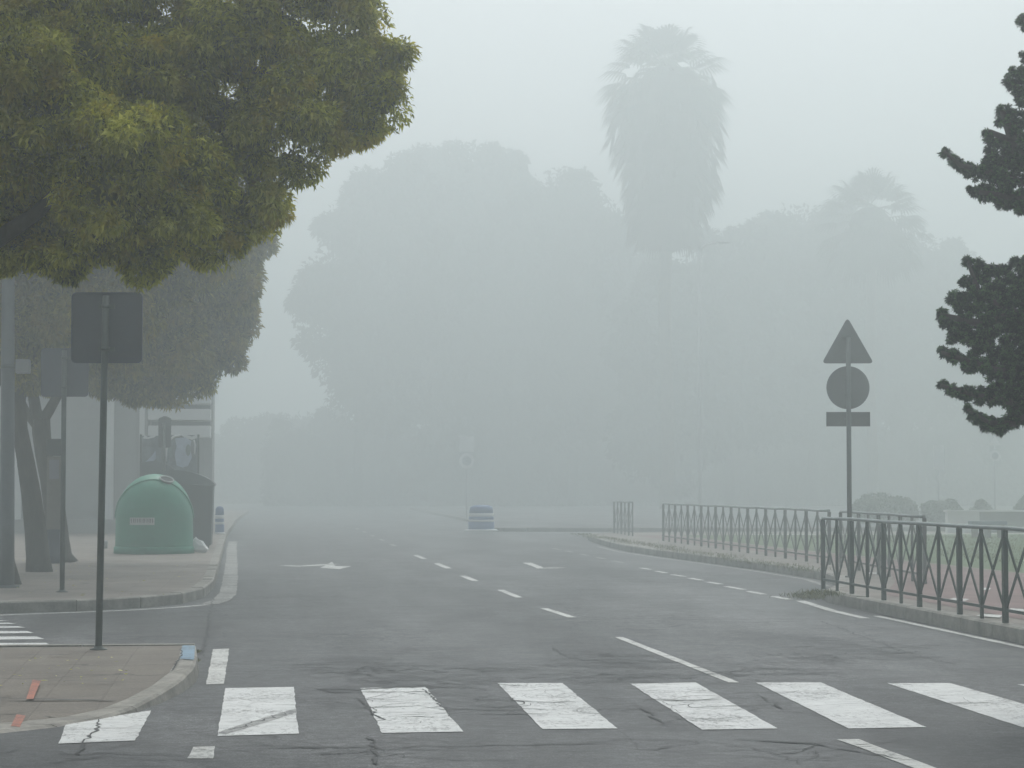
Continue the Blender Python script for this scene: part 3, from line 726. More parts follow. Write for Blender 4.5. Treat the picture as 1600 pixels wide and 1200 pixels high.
# moulded ridge over the dome
arc = []
for t in np.linspace(-1.35, 1.35, 40):
    hh = .42 + .58 * math.cos(t); rx = math.sin(t)
    arc.append((cx + Rr * rx * 1.0 + .0, cy - .42 * Rr * math.cos(t) * .0 - .12, zb + Hh * hh * .995 + .004))
b = MB(); 
rib = []
for t in np.linspace(0, math.pi, 60):
    # great circle tilted towards the camera
    X_ = Rr * math.cos(t); q = math.sin(t); yy = -.50 * Rr * q; 
    rho = math.sqrt(X_ * X_ + yy * yy) / Rr; rho = min(rho, .999)
    zz = Hh * (.42 + .58 * (1 - rho ** 2) ** (1 / 2.15)); rib.append((cx + X_ * 1.0, cy + yy, zb + zz))
b.tube(rib, .018, 6); b.build('rib', M['green_plastic'], root)
# filling hole with white rim on the right shoulder
def on_dome(ax, el):
    r_ = Rr * math.cos(el); return np.array([cx + r_ * math.cos(ax), cy + r_ * math.sin(ax), zb + Hh * (.42 + .58 * math.sin(el) ** .93)])
hc = on_dome(math.radians(-50), math.radians(60)); nrm = np.array([math.cos(math.radians(-50)) * .5, math.sin(math.radians(-50)) * .5, .86]); nrm /= np.linalg.norm(nrm)
u_ = np.cross(nrm, [0, 0, 1]); u_ /= np.linalg.norm(u_); w_ = np.cross(nrm, u_)
ring = [hc + nrm * .015 + (u_ * math.cos(t) * .155 + w_ * math.sin(t) * .12) for t in np.linspace(0, 2 * math.pi, 25)]
b = MB(); b.tube(ring, .016, 6, cap=False); rim_ = b.build('hole_rim', M['label'], root)
b = MB(); b.tube([hc - nrm * .08, hc + nrm * .012], [.14, .14], 20); b.build('filling_hole', M['dark'], root)
# label following the curved side, with two rows of worn dark strokes
def arc_panel(x0, x1, z0, z1, off, n=12):
    vs = []
    for i in range(n + 1):
        xx = x0 + (x1 - x0) * i / n; yy = -math.sqrt(max(0, (Rr * .995 + off) ** 2 - xx * xx)); vs += [(cx + xx, cy + yy, z0), (cx + xx, cy + yy, z1)]
    return vs, [(2 * i, 2 * i + 2, 2 * i + 3, 2 * i + 1) for i in range(n)]
zl = lambda py: H + (762 - py) * k
X = lambda px: (px - 238) * k
b = MB(); v_, f_ = arc_panel(X(203), X(241.5), zl(819.5), zl(808), .006); b.add(v_, f_, 0)
for i, px in enumerate([205, 208.5, 211, 214.5, 217.5, 220, 223.5, 226, 229.5, 232.5, 235, 238]):
    v_, f_ = arc_panel(X(px), X(px + 1.2), zl(816), zl(809.6), .009, 1); b.add(v_, f_, 1)
b.build('label', [M['label'], M['grey_plastic']], root)
b = MB(); v_, f_ = arc_panel(X(213), X(227), zl(866), zl(860), .045 * 1 , 4); b.add(v_, f_); b.build('small_label', M['green_plastic'], root)

# dark waste containers
def container(px0, px1, pybase, pytop, lift, label, lidk=1.0, depth=1.2):
    yb = G(px0, pybase, ZL)[1]; k = yb / F; xa, xb = P(px0, 700, yb)[0], P(px1, 700, yb)[0]; w = xb - xa; zt = H + (762 - pytop) * k; xm = (xa + xb) / 2; yc = yb + depth / 2
    root = thing('waste_container', (xm, yc, ZL), label, 'waste container', 'grey waste containers behind the bottle bank')
    hb = (zt - ZL) * .80
    b = MB(); vs = []
    for zz, s_ in ((.08, .93), (hb * .5, .965), (hb, 1.0)):
        for a, c in ((-1, -1), (-.86, -1.0), (.86, -1.0), (1, -1), (1, 1), (-1, 1)):
            vs.append((xm + a * w / 2 * s_, yc + c * depth / 2 * s_ , ZL + zz))
    fs = [(l * 6 + i, l * 6 + (i + 1) % 6, (l + 1) * 6 + (i + 1) % 6, (l + 1) * 6 + i) for l in range(2) for i in range(6)] + [(5, 4, 3, 2, 1, 0), (12, 13, 14, 15, 16, 17)]
    b.add(vs, fs); b.build('body', M['grey_plastic'], root)
    b = MB(); b.box((xm, yc, ZL + hb + .02), (w + .07, depth + .07, .055), 0, 0, .02); b.build('rim', M['lid_plastic'], root)
    # curved lid falling to the right
    b = MB(); n = 14; vs = []
    for i in range(n + 1):
        t = i / n; xx = xm - w / 2 - .02 + (w + .06) * t; zz = ZL + hb + .045 + (zt - ZL - hb - .045) * (math.sin(math.pi * min(1, (t * .72 + .28))) ** .7) * lidk
        vs += [(xx, yc - depth / 2 - .03, zz), (xx, yc + depth / 2 + .03, zz), (xx, yc - depth / 2 - .03, ZL + hb + .04), (xx, yc + depth / 2 + .03, ZL + hb + .04)]
    fs = []
    for i in range(n): o_ = 4 * i; fs += [(o_, o_ + 4, o_ + 5, o_ + 1), (o_ + 2, o_ + 6, o_ + 4, o_), (o_ + 1, o_ + 5, o_ + 7, o_ + 3)]
    fs += [(0, 1, 3, 2), (4 * n, 4 * n + 2, 4 * n + 3, 4 * n + 1)]
    b.add(vs, fs); b.build('lid', M['lid_plastic'], root)
    for sx in (-.78, .78):
        for sy in (-.7, .7):
            b = MB(); b.tube([(xm + sx * w / 2 - .03, yc + sy * depth / 2, ZL + .075), (xm + sx * w / 2 + .03, yc + sy * depth / 2, ZL + .075)], .075, 14); b.build('wheel', M['dark'], root)
    return root
container(247, 333, 858, 735, 0, 'dark grey waste container with a sloping lid right behind the green bottle bank')
container(222, 278, 852, 721, 0, 'second waste container farther back, only its raised lid showing over the bottle bank', depth=1.0)

# rubbish bag
g = G(311, 864, ZL); v, f, r_ = blob((0, 0, 0), (1, 1, 1), .12)
v = v.copy(); tt = (v[:, 2] + 1) / 2
v[:, 0] *= .23 * (1.15 - .75 * tt); v[:, 1] *= .14 * (1.1 - .6 * tt); v[:, 2] = tt ** 1.1 * .33
v[:, 0] -= tt * .10; v += RNG.normal(0, .008, v.shape)
b = MB(); b.add(v + np.array([g[0] + .03, g[1], ZL - .005]), [tuple(x) for x in f], 0); b.sm = [False] * len(b.f)
bag = thing('rubbish_bag', (g[0] + .03, g[1], ZL), 'crumpled white rubbish bag on the ground between bottle bank and container', 'rubbish bag')
b.build('sack', M['white_plastic'], bag)
b = MB(); q = (g[0] - .07, g[1], ZL + .26); b.lathe([(.012, -.02), (.018, .0), (.03, .03), (.012, .05)], q, 8); b.build('knot', M['white_plastic'], bag)
g = G(164, 857, ZL); b = MB(); b.box((g[0], g[1], ZL + .09), (.10, .2, .18), .2, 0, .02)
tag(b.build('cardboard_box', plain('pale_card', (.45, .47, .48), .8, var=.1)), 'small pale box at the left foot of the bottle bank', 'box')

# poster cabinet behind the containers
yb = 52.0; k = yb / F; x0, x1 = P(219, 700, yb)[0], P(311, 700, yb)[0]; Zp = lambda py: H + (762 - py) * k; Xp = lambda px: P(px, 700, yb)[0]
root = thing('poster_case', ((x0 + x1) / 2, yb, ZL), 'metal poster case with two grey poster panels standing behind the containers', 'poster case')
b = MB()
for px in (220, 254, 310): b.box((Xp(px), yb, (Zp(680) + ZL) / 2), (.05, .07, Zp(680) - ZL))
b.build('frame', M['galv'], root)
b = MB(); b.box(((Xp(222) + Xp(252)) / 2, yb + .01, (Zp(682) + Zp(770)) / 2), (Xp(252) - Xp(222), .05, Zp(682) - Zp(770))); pn = b.build('panel', M['art_dark'], root)
b = MB(); b.prism([(Xp(x_), Zp(y_)) for x_, y_ in ((223, 686), (226, 681), (231, 684), (240, 681), (247, 680), (240, 685), (230, 687))][::1], (0, yb - .02, 0), (1, 0, 0), ez, (0, -1, 0), .006); b.build('paper', M['white_metal'], pn)
b = MB(); b.prism([(Xp(x_), Zp(y_)) for x_, y_ in ((224, 735), (225, 725), (238, 712), (243, 705), (244, 716), (234, 730), (227, 738))], (0, yb - .02, 0), (1, 0, 0), ez, (0, -1, 0), .006); b.build('paper', M['art_pale'], pn)
b = MB(); b.box(((Xp(257) + Xp(308)) / 2, yb + .01, (Zp(681) + Zp(770)) / 2), (Xp(308) - Xp(257), .05, Zp(681) - Zp(770))); pn = b.build('panel', M['art_dark'], root)
b = MB(); b.prism([(Xp(x_), Zp(y_)) for x_, y_ in ((273, 686), (290, 684), (299, 690), (297, 700), (300, 716), (294, 728), (286, 731), (276, 728), (273, 712), (276, 698))], (0, yb - .02, 0), (1, 0, 0), ez, (0, -1, 0), .006); b.build('poster_picture', M['art_pale'], pn)
b = MB(); b.tube([(Xp(x_), yb - .03, Zp(y_)) for x_, y_ in ((260, 722), (260, 706), (261, 696), (265, 688), (272, 683), (282, 681))], .025, 6); b.tube([(Xp(x_), yb - .03, Zp(y_)) for x_, y_ in ((304, 710), (305, 696), (303, 688))], .02, 6); b.build('picture_border', M['wall_white'], pn)
b = MB(); b.prism([(Xp(x_), Zp(y_)) for x_, y_ in ((282, 681), (292, 681), (300, 683), (308, 680), (309, 685), (300, 688), (292, 686))], (0, yb - .02, 0), (1, 0, 0), ez, (0, -1, 0), .006); b.build('paper', M['white_metal'], pn)
b = MB()
for cx_, cy_ in ((267, 706), (294, 704)):
    b.prism([(Xp(cx_ + 4 * math.cos(t)), Zp(cy_ + 9 * math.sin(t))) for t in np.linspace(0, 2 * math.pi, 14, endpoint=False)][::-1], (0, yb - .027, 0), (1, 0, 0), ez, (0, -1, 0), .005)
b.build('oval', plain('poster_grey', (.20, .26, .26), .5, var=.3), pn)
# dark sign on a post in front of the poster case
yb2 = 50.5; k = yb2 / F; xs = P(256, 700, yb2)[0]; Zq = lambda py: H + (762 - py) * k
root = thing('traffic_sign', (xs, yb2, ZL), 'narrow dark sign back on a post rising over the poster case', 'traffic sign')
b = MB(); b.tube([(xs, yb2, ZL), (xs, yb2, Zq(662))], .04, 10); b.build('pole', M['post_green'], root)
b = MB(); b.prism(rounded_poly([(xs - .13, Zq(700)), (xs + .16, Zq(700)), (xs + .16, Zq(655)), (xs + .02, Zq(651)), (xs - .13, Zq(655))], .04), (0, yb2 + .05, 0), (1, 0, 0), ez, (0, 1, 0), .02); b.build('sign_plate', M['sign_back_pale'], root)

# building
YB = 66.0; k = YB / F; XB = lambda px: P(px, 700, YB)[0]; ZB = lambda py: H + (762 - py) * k
root = thing('building', (XB(150), YB, ZL), 'pale grey low building behind the trees with white balcony bands at its right end', 'building')
b = MB(); b.box(((-16 + XB(230)) / 2, YB + 5, 4.2 + ZL), (XB(230) + 16, 10, 8.4)); b.build('wall', M['wall'], root)
b = MB(); b.box(((XB(230) + XB(330)) / 2, YB + 2.2, 4.2 + ZL), (XB(330) - XB(230), 2.0, 8.4)); b.build('wall', M['wall'], root)
b = MB(); b.box(((-16.2 + XB(332)) / 2, YB + 5.2, 8.75), (XB(332) + 16.2, 10.8, .3)); b.build('roof', M['wall_white'], root)
for px0, px1 in ((165, 178), (218, 226), (20, 34)):
    b = MB(); b.box(((XB(px0) + XB(px1)) / 2, YB - .08, 3 + ZL), (XB(px1) - XB(px0), .14, 6)); b.build('pilaster', M['wall_white'], root)
for y0, y1 in ((583, 600), (611, 631), (640, 657), (666, 684)):
    b = MB(); b.box(((XB(231) + XB(328)) / 2, YB + .55, (ZB(y0) + ZB(y1)) / 2), (XB(328) - XB(231), 1.1, ZB(y0) - ZB(y1))); b.build('balcony_band', M['wall_white'], root)
for y0, y1 in ((600, 611), (632, 640), (658, 665)):
    b = MB(); b.box(((XB(233) + XB(326)) / 2, YB + 1.18, (ZB(y0) + ZB(y1)) / 2), (XB(326) - XB(233), .05, ZB(y0) - ZB(y1) - .01)); b.build('window', M['glass_dark'], root)
for px0, px1, y0, y1 in ((182, 214, 640, 800), (104, 158, 655, 800), (236, 262, 700, 815), (270, 318, 705, 815)):
    b = MB(); b.box(((XB(px0) + XB(px1)) / 2, YB - .02 + (1.2 if px0 > 230 else 0), (ZB(y0) + ZB(y1)) / 2), (XB(px1) - XB(px0), .05, ZB(y0) - ZB(y1))); b.build('shutter', plain('shutter', (.33, .35, .35), .6, var=.1, scale=1), root)
b = MB(); b.box(((-16 + XB(228)) / 2, YB - .55, ZL + .2), (XB(228) + 16, 1.1, .4)); b.build('plinth', M['wall'], root)

# blue and white bollards
def beacon(px, py, z, w, h, label, cat='bollard'):
    g = G(px, py, z); x, y, _ = g; root = thing('bollard', g, label, cat, 'blue and white traffic bollards')
    r = w / 2; b = MB(); b.lathe([(r, 0), (r, h * .34)], (x, y, z), 20); b.lathe([(r * .97, h * .43), (r * .95, h * .55)], (x, y, z), 20); b.lathe([(r * .93, h * .68), (r * .88, h * .9), (r * .6, h * .98), (r * .1, h)], (x, y, z), 20); b.build('body', M['blue_plastic'], root)
    for a, c, q in ((.34, .43, .975), (.55, .68, .94)):
        b = MB(); b.lathe([(r * q, h * a), (r * q, h * c)], (x, y, z), 20); b.build('reflective_band', M['white_metal'], root)
    b = MB(); b.lathe([(r * 1.3, 0), (r * 1.25, .03), (r * 1.0, .045)], (x, y, z), 20); b.build('foot', M['white_metal'], root)
    return root
beacon(343, 834, ZL, .27, .80, 'slim blue and white banded bollard on the left kerb right of the waste container')
beacon(752, 829, .14, .82, .80, 'wide blue and white banded bollard on the nose of the traffic island in the fog')

# far signs
def far_sign(px, pybase, Y, items, label):
    k = Y / F; x = P(px, 700, Y)[0]; root = thing('traffic_sign', (x, Y, .14), label, 'traffic sign')
    Zz = lambda py: H + (762 - py) * k; top = max(Zz(i[1]) for i in items) + .1
    b = MB(); b.tube([(x, Y, .14), (x, Y, top)], .035, 10); b.build('pole', M['pale_metal'], root)
    for kind, py, r in items:
        rr = r * k; o_ = (x, Y - .05, Zz(py))
        if kind == 'disc': poly = [(rr * math.cos(t), rr * math.sin(t)) for t in np.linspace(0, 2 * math.pi, 32, endpoint=False)]
        elif kind == 'square': poly = rounded_rect(2 * rr, 2 * rr, .05)
        elif kind == 'tall': poly = rounded_rect(1.0 * rr * .9, 2 * rr, .05)
        else: poly = rounded_poly([(-rr * 1.1, -rr * .8), (rr * 1.1, -rr * .8), (0, rr)], .07)
        b = MB(); b.prism(poly, o_, (1, 0, 0), ez, (0, -1, 0), .012); pl = b.build({'disc': 'round_plate', 'square': 'square_plate', 'tall': 'panel', 'tri': 'triangular_plate'}[kind], M['white_metal'], root)
        if kind == 'disc':
            b = MB(); b.prism([(rr * .62 * math.cos(t), rr * .62 * math.sin(t)) for t in np.linspace(0, 2 * math.pi, 32, endpoint=False)], (x, Y - .064, Zz(py)), (1, 0, 0), ez, (0, -1, 0), .004); b.build('symbol', M['pale_metal'], pl)
far_sign(729, 0, 92, [('square', 694, 12), ('disc', 720, 12)], 'pale square plate over a round plate on a post behind the wide bollard')
far_sign(1466, 0, 88, [('tall', 713, 20)], 'pale upright panel on a post beyond the lawn, left of the round sign')
far_sign(1554, 0, 88, [('tri', 687, 9), ('disc', 711, 9)], 'pale round sign with a small triangle over it, below the conifer branches')

# far pale lamp column
Y = 98.0; x = P(1094, 700, Y)[0]; ZR_ = ZR; ZR = .137; root = thing('lamp_post', (x, Y, ZR), 'tall thin pale lamp column fading upward in the fog beyond the long fence', 'lamp post')
zt = H + (762 - 385) * Y / F
b = MB(); b.tube([(x, Y, ZR), (x, Y, ZR + 1.2), (x, Y, zt)], [.12, .105, .08], 12); b.build('pole', M['galv_pale'], root)
b = MB(); b.tube([(x, Y, ZR), (x, Y, ZR + .25)], [.22, .17], 12); b.build('base', M['galv_pale'], root)
b = MB(); b.tube([(x, Y, zt - .05), (x + .25, Y, zt + .25), (x + .9, Y, zt + .4)], [.07, .05, .04], 8); b.lathe([(.03, -.02), (.12, 0), (.14, .06), (.05, .1)], (x + 1.15, Y, zt + .36), 12, sx=2.2); b.build('lantern', M['galv_pale'], root)
ZR = ZR_

# low white wall and bench beyond the lawn
Y = 62.5; k = Y / F; X3 = lambda px: P(px, 800, Y)[0]; Z3 = lambda py: H + (762 - py) * k
root = thing('low_wall', (X3(1540), Y, ZR), 'low pale wall with a flat coping beyond the lawn at the right edge', 'wall')
b = MB(); b.box(((X3(1484) + X3(1533)) / 2, Y + .3, (Z3(801) + ZR) / 2), (X3(1533) - X3(1484), .3, Z3(801) - ZR)); b.build('end_block', M['wall_white'], root)
b = MB(); b.box(((X3(1533) + 26) / 2, Y + .3, (Z3(801) + ZR) / 2), (26 - X3(1533), .25, Z3(801) - ZR)); b.build('wall_body', M['wall'], root)
b = MB(); b.box(((X3(1482) + 26) / 2, Y + .3, Z3(799.5)), (26 - X3(1482), .42, Z3(798) - Z3(801))); b.build('coping', M['wall_white'], root)
Y = 56.0; k = Y / F
root = thing('bench', (X3(1545), Y, ZR), 'low blue grey bench in front of the low pale wall', 'bench')
xb0, xb1 = P(1516, 800, Y)[0], P(1570, 800, Y)[0]
b = MB(); b.box(((xb0 + xb1) / 2, Y, ZR + .40), (xb1 - xb0, .4, .10), 0, 0, .01); b.build('seat', plain('bench_paint', (.16, .20, .27), .6, var=.1), root)
for xx in (xb0 + .12, (xb0 + xb1) / 2, xb1 - .12):
    b = MB(); b.box((xx, Y, ZR + .175), (.08, .34, .35)); b.build('leg', M['concrete'], root)
Y = 58.5
stroke('kerb_stone', [(13, 60.3), (26, 60.9)], .25, M['wall_white'], ZR + .012)

# ------------------------------------------------------------------ trees on the left
def PL(px, py, Y, rpx, rpy=None, rd=None):
    k = Y / F; rpy = rpy or rpx; return (P(px, py, Y), (rpx * k, (rd or (rpx + rpy) / 2) * k, rpy * k))
def tree(name, base, label, cat, lobes, leafmat, trunk, group=None, bark='bark', **kw):
    root = thing(name, base, label, cat, group)
    b = MB()
    for pts, rad in trunk: b.tube(pts, rad, 14, jit=.05)
    b.build('trunk', M[bark], root)
    vs, fs, rs = crown(lobes, **kw); mesh_np('crown', vs, fs, rs, M[leafmat], root)
    return root
# tree A: its trunk stands left of the frame
YA = 13.0; RNG = np.random.default_rng(21)
la = [PL(540, 100, YA, 84, 66), PL(598, 165, YA - .1, 50, 46), PL(606, 110, YA, 40, 40), PL(558, 30, YA, 58, 50), PL(550, 200, YA, 40, 30), PL(445, 50, YA + .1, 110, 84), PL(440, 165, YA - .25, 78, 66), PL(500, 210, YA, 46, 34), PL(470, 262, YA + .05, 26, 30), PL(395, 270, YA + .2, 62, 62), PL(412, 330, YA + .3, 28, 40),
      PL(330, 360, YA + .1, 62, 62), PL(300, 260, YA - .3, 80, 66), PL(215, 215, YA - .9, 100, 62), PL(170, 300, YA - .8, 96, 80), PL(250, 340, YA - .6, 84, 72), PL(230, 396, YA - .3, 56, 32), PL(150, 384, YA - .4, 60, 34), PL(60, 394, YA, 90, 36), PL(-20, 380, YA, 80, 50), PL(40, 330, YA + .5, 90, 70),
      PL(90, 170, YA - .8, 80, 60), PL(20, 260, YA - .5, 60, 50), PL(20, 100, YA - .9, 100, 74), PL(130, 80, YA - .5, 90, 62), PL(250, 110, YA - .2, 92, 70), PL(330, 60, YA - .1, 100, 80), PL(220, 20, YA, 110, 62), PL(80, 0, YA - .3, 110, 70), PL(350, 180, YA + .5, 110, 90), PL(150, 180, YA + .6, 190, 130), PL(240, 330, YA + .6, 150, 76), PL(480, 130, YA + .5, 100, 74), PL(60, 60, YA + .7, 200, 130),
      PL(-80, 330, YA, 160, 110), PL(-200, 120, YA, 220, 200), PL(-30, -130, YA + .4, 260, 130), PL(260, -130, YA + .5, 240, 120),
      PL(470, -90, YA, 150, 110), PL(-260, -120, YA, 230, 220), PL(60, -330, YA, 300, 160), PL(-480, 100, YA, 300, 260), PL(-800, 0, YA, 380, 330), PL(-1150, 60, YA, 360, 280), PL(-700, -450, YA, 420, 260), PL(-350, -420, YA, 320, 220), PL(-950, 100, YA - 1.2, 320, 240), PL(-800, 50, YA + 1.6, 400, 280)]
tb = (-5.4, YA, .12)
q = lambda px, py, dy=0: tuple(P(px, py, YA + dy))
tA = [([tb, (tb[0] + .03, YA, .5), (tb[0] + .06, YA, 1.3), (tb[0] + .1, YA, 2.3)], [.24, .18, .155, .15]), ([q(-950, 540), q(-600, 520, -.1), q(-280, 480, -.2), q(-90, 425, -.25), q(0, 372, -.33), q(55, 335, -.45), q(105, 285, -.42), q(150, 200, -.2)], [.12, .10, .08, .062, .050, .042, .03, .012]),
      ([q(-945, 560), q(-900, 300), q(-850, 50), q(-800, -200)], [.13, .10, .08, .04]), ([q(-945, 540), q(-500, 330, .3), q(-60, 250, .4), q(140, 180, .4), q(330, 110, .2), q(480, 110)], [.11, .09, .06, .045, .03, .015]),
      ([q(-500, 330, .3), q(-200, 60, .4), q(100, -80, .4)], [.07, .05, .02])]
tree('street_tree', tb, 'nearest olive leaved street tree, its clear crown filling the upper left of the photo', 'tree', la, 'leaf_near', tA, 'street trees along the left pavement',
     cover=2.5, L=.045, W=.0140, sub=(.05, .14), droop=.5, core=.3, camface=.45, nclump=20, rdir=1.3, fill=.18)
RNG = np.random.default_rng(22)
# row of trees further along
def street_row(px, py, trunkspec, lobes, label, cover=2.2, L=.10, W=.034):
    b = G(px, py, ZL)
    return tree('street_tree', b, label, 'tree', lobes, 'leaf_mid', trunkspec(b), 'street trees along the left pavement', cover=cover, L=L, W=W, sub=(.18, .36), droop=.5, core=.4, camface=.5, nclump=40, rdir=1.4)
Y1 = G(10, 915, ZL)[1] + .5
w1 = lambda px, py, dy=0: tuple(P(px, py, Y1 + dy))
street_row(6, 915, lambda b: [([w1(20, 916), w1(12, 880), w1(2, 820), w1(-18, 720), w1(-30, 620)], [.13, .11, .10, .10, .09]), ([w1(-28, 640), w1(40, 520), w1(120, 450)], [.07, .05, .03]), ([w1(-28, 640), w1(-80, 480)], [.07, .03])],
           [PL(-60, 430, Y1, 160, 110), PL(80, 450, Y1 + .2, 120, 92), PL(190, 440, Y1 + .3, 90, 75), PL(260, 400, Y1 + .4, 90, 80), PL(330, 370, Y1 + .2, 70, 70), PL(350, 330, Y1, 66, 60), PL(40, 520, Y1, 90, 58), PL(0, 300, Y1 + .5, 240, 110), PL(240, 280, Y1 + .5, 150, 110)],
           'second street tree, trunk hidden behind the lamp column, its crown under the nearest crown')
Y2 = G(60, 893, ZL)[1]
w2 = lambda px, py, dy=0: tuple(P(px, py, Y2 + dy))
k2 = Y2 / F
street_row(61, 893, lambda b: [([w2(62, 895), w2(60, 870), w2(57, 830), w2(50, 775), w2(40, 715), w2(31, 670), w2(28, 625), w2(36, 560)], [21 * k2, 18 * k2, 17 * k2, 15 * k2, 13 * k2, 12 * k2, 12 * k2, 9 * k2]), ([w2(30, 650), w2(5, 560), w2(-30, 500)], [.09, .06, .03])],
           [PL(40, 500, Y2, 120, 70), PL(140, 510, Y2, 110, 75), PL(-60, 470, Y2, 120, 90), PL(240, 480, Y2 + .2, 100, 90), PL(80, 565, Y2, 70, 36), PL(180, 420, Y2, 130, 80), PL(330, 420, Y2 + .3, 80, 80), PL(20, 380, Y2, 160, 90)],
           'third street tree, single dark trunk leaning left just right of the lamp column')
Y3 = G(90, 878, ZL)[1]
w3 = lambda px, py, dy=0: tuple(P(px, py, Y3 + dy))
k3 = Y3 / F
street_row(92, 878, lambda b: [([w3(96, 882), w3(93, 868), w3(91, 845), w3(87, 800), w3(78, 750), w3(69, 710), w3(65, 675), w3(64, 655)], [27 * k3, 20 * k3, 18 * k3, 16 * k3, 14 * k3, 13 * k3, 14 * k3, 14 * k3]),
                             ([w3(64, 662), w3(78, 640), w3(95, 610), w3(120, 570)], [9 * k3, 8 * k3, 7 * k3, 4 * k3]), ([w3(63, 662), w3(56, 640), w3(50, 600), w3(40, 540)], [9 * k3, 9 * k3, 8 * k3, 5 * k3]), ([w3(62, 672), w3(45, 650), w3(34, 628), w3(20, 590)], [7 * k3, 6 * k3, 6 * k3, 4 * k3]), ([w3(120, 885), w3(105, 872), w3(92, 850)], [2 * k3, 7 * k3, 12 * k3])],
           [PL(230, 560, Y3, 95, 66), PL(300, 540, Y3, 72, 62), PL(345, 490, Y3, 58, 70), PL(355, 420, Y3, 55, 70), PL(270, 470, Y3, 100, 90), PL(170, 560, Y3 + .2, 90, 60), PL(110, 560, Y3 + .3, 80, 48), PL(220, 610, Y3, 48, 24), PL(290, 585, Y3, 42, 36), PL(150, 470, Y3 + .3, 140, 100), PL(395, 350, Y3, 40, 52), PL(260, 600, Y3 - .2, 30, 30), PL(300, 380, Y3, 100, 90), PL(40, 500, Y3 + .4, 120, 90), PL(350, 540, Y3, 34, 36)],
           'fourth street tree with a forked trunk behind the parking meter and a hazy brownish crown')

RNG = np.random.default_rng(23)
# ------------------------------------------------------------------ conifer on the right
YC = 14.0
groups = [(1600, 35, 13), (1590, 120, 18), (1578, 132, 10), (1600, 150, 18), (1570, 175, 12), (1590, 192, 20), (1562, 192, 8), (1543, 214, 12), (1560, 235, 20), (1592, 235, 26), (1478, 240, 8), (1488, 250, 9), (1499, 258, 10), (1513, 266, 12), (1530, 272, 14), (1550, 265, 22), (1582, 268, 30), (1522, 296, 11), (1540, 300, 15), (1568, 308, 20), (1598, 315, 20), (1606, 90, 12),
          (1513, 408, 9), (1528, 416, 11), (1544, 425, 13), (1566, 432, 17), (1595, 425, 24), (1508, 440, 9), (1530, 447, 20), (1490, 466, 11), (1512, 478, 22), (1556, 478, 34), (1600, 480, 40), (1474, 492, 11), (1480, 506, 10), (1500, 520, 18), (1533, 528, 26), (1585, 532, 36), (1473, 551, 9), (1490, 558, 11), (1518, 566, 18), (1558, 575, 28), (1600, 590, 36), (1473, 604, 8), (1488, 610, 10), (1508, 614, 13), (1530, 617, 15), (1556, 618, 18), (1588, 622, 24), (1513, 642, 8), (1524, 652, 11), (1542, 661, 13), (1560, 668, 13), (1580, 655, 15), (1600, 648, 16), (1484, 532, 7)]
groups = [g_ + (0.0,) for g_ in groups]
random.seed(5)
for _ in range(110):
    yy = random.choice([random.uniform(20, 335), random.uniform(405, 670)]); groups.append((random.uniform(1632, 1790), yy, random.uniform(24, 32), random.uniform(-.3, .3)))
while len(groups) < 800:  # rest of the crown, outside the frame: a broad cone round the trunk
    yy = random.uniform(-1300, 690); hw = 250 + 480 * min(1, (yy + 1300) / 1700) * random.uniform(.55, 1)
    th_ = random.uniform(0, 2 * math.pi); xx = 2310 + hw * math.cos(th_)
    if xx > 1665: groups.append((xx, yy, random.uniform(46, 78), hw * math.sin(th_) * YC / F))
tb = (P(2310, 800, YC)[0], YC, ZR)
root = thing('conifer_tree', tb, 'dark green conifer with ragged branch tips at the right edge, clear of the fog', 'tree')
kC = YC / F
wc = lambda px, py, dy=0: tuple(P(px, py, YC + dy))
b = MB(); b.tube([tb, wc(2310, 500), wc(2310, 100), wc(2305, -600), wc(2305, -1300)], [.2, .17, .13, .07, .02], 12, jit=.05)
for pts in ([(2310, 500), (1700, 380), (1640, 300), (1560, 272), (1500, 258), (1474, 236)], [(2310, 580), (1680, 520), (1590, 490), (1530, 460), (1512, 408)], [(2310, 620), (1660, 590), (1560, 580), (1500, 560), (1470, 550)], [(2310, 660), (1680, 640), (1590, 630), (1520, 616), (1470, 602)],
            [(2310, 700), (1690, 680), (1620, 640), (1585, 662), (1545, 660), (1512, 640)], [(2310, 320), (1700, 230), (1620, 150), (1590, 110)], [(1640, 300), (1580, 220), (1545, 205)], [(1600, 490), (1530, 505), (1470, 492)], [(2310, 200), (1680, 110), (1600, 30)], [(1640, 300), (1590, 310), (1530, 300)], [(1590, 240), (1572, 190), (1565, 172)]):
    n_ = len(pts); b.tube([wc(x_, y_, -.05 * (i / n_)) for i, (x_, y_) in enumerate(pts)], [.036 * (1 - i / n_) ** 1.2 + .006 for i in range(n_)], 7)
b.build('trunk', M['bark'], root)
vs, fs, rs = [], [], []
for gx, gy, gr, dy_ in groups:
    big = gr > 40; m = max(4, int((gr / 5.0) ** 2 * (2.9 if gx < 1625 else 1.0))) if not big else int((gr / 13) ** 2) + 3
    r_ = np.sqrt(RNG.uniform(0, 1, m)) * max(gr - 2, 3); th = RNG.uniform(0, 2 * math.pi, m)
    for a, t in zip(r_, th):
        c = P(gx + a * math.cos(t), gy + a * math.sin(t), YC + dy_ + RNG.normal(0, gr * kC * .5))
        tr = RNG.uniform(3.2, 6.2) * kC * (2.6 if big else 1); kk = 44 if big else 90
        tone = RNG.uniform(-.35, .35)
        d = rand_dir(kk); d[:, 2] += .15; pos = c + d * tr * RNG.uniform(.15, .85, (kk, 1))
        v, f, rr = leaves(pos, d, .05 if big else .022, .022 if big else .0065, -.1, .8, np.clip(RNG.normal(.40, .2, kk) + tone + .25 * d[:, 2], 0, 1)); vs.append(v); fs.append(f); rs.append(rr)
        v, f, rr = blob(c, np.array([tr, tr, tr]) * .55, .2, .2); vs.append(v); fs.append(f); rs.append(rr)
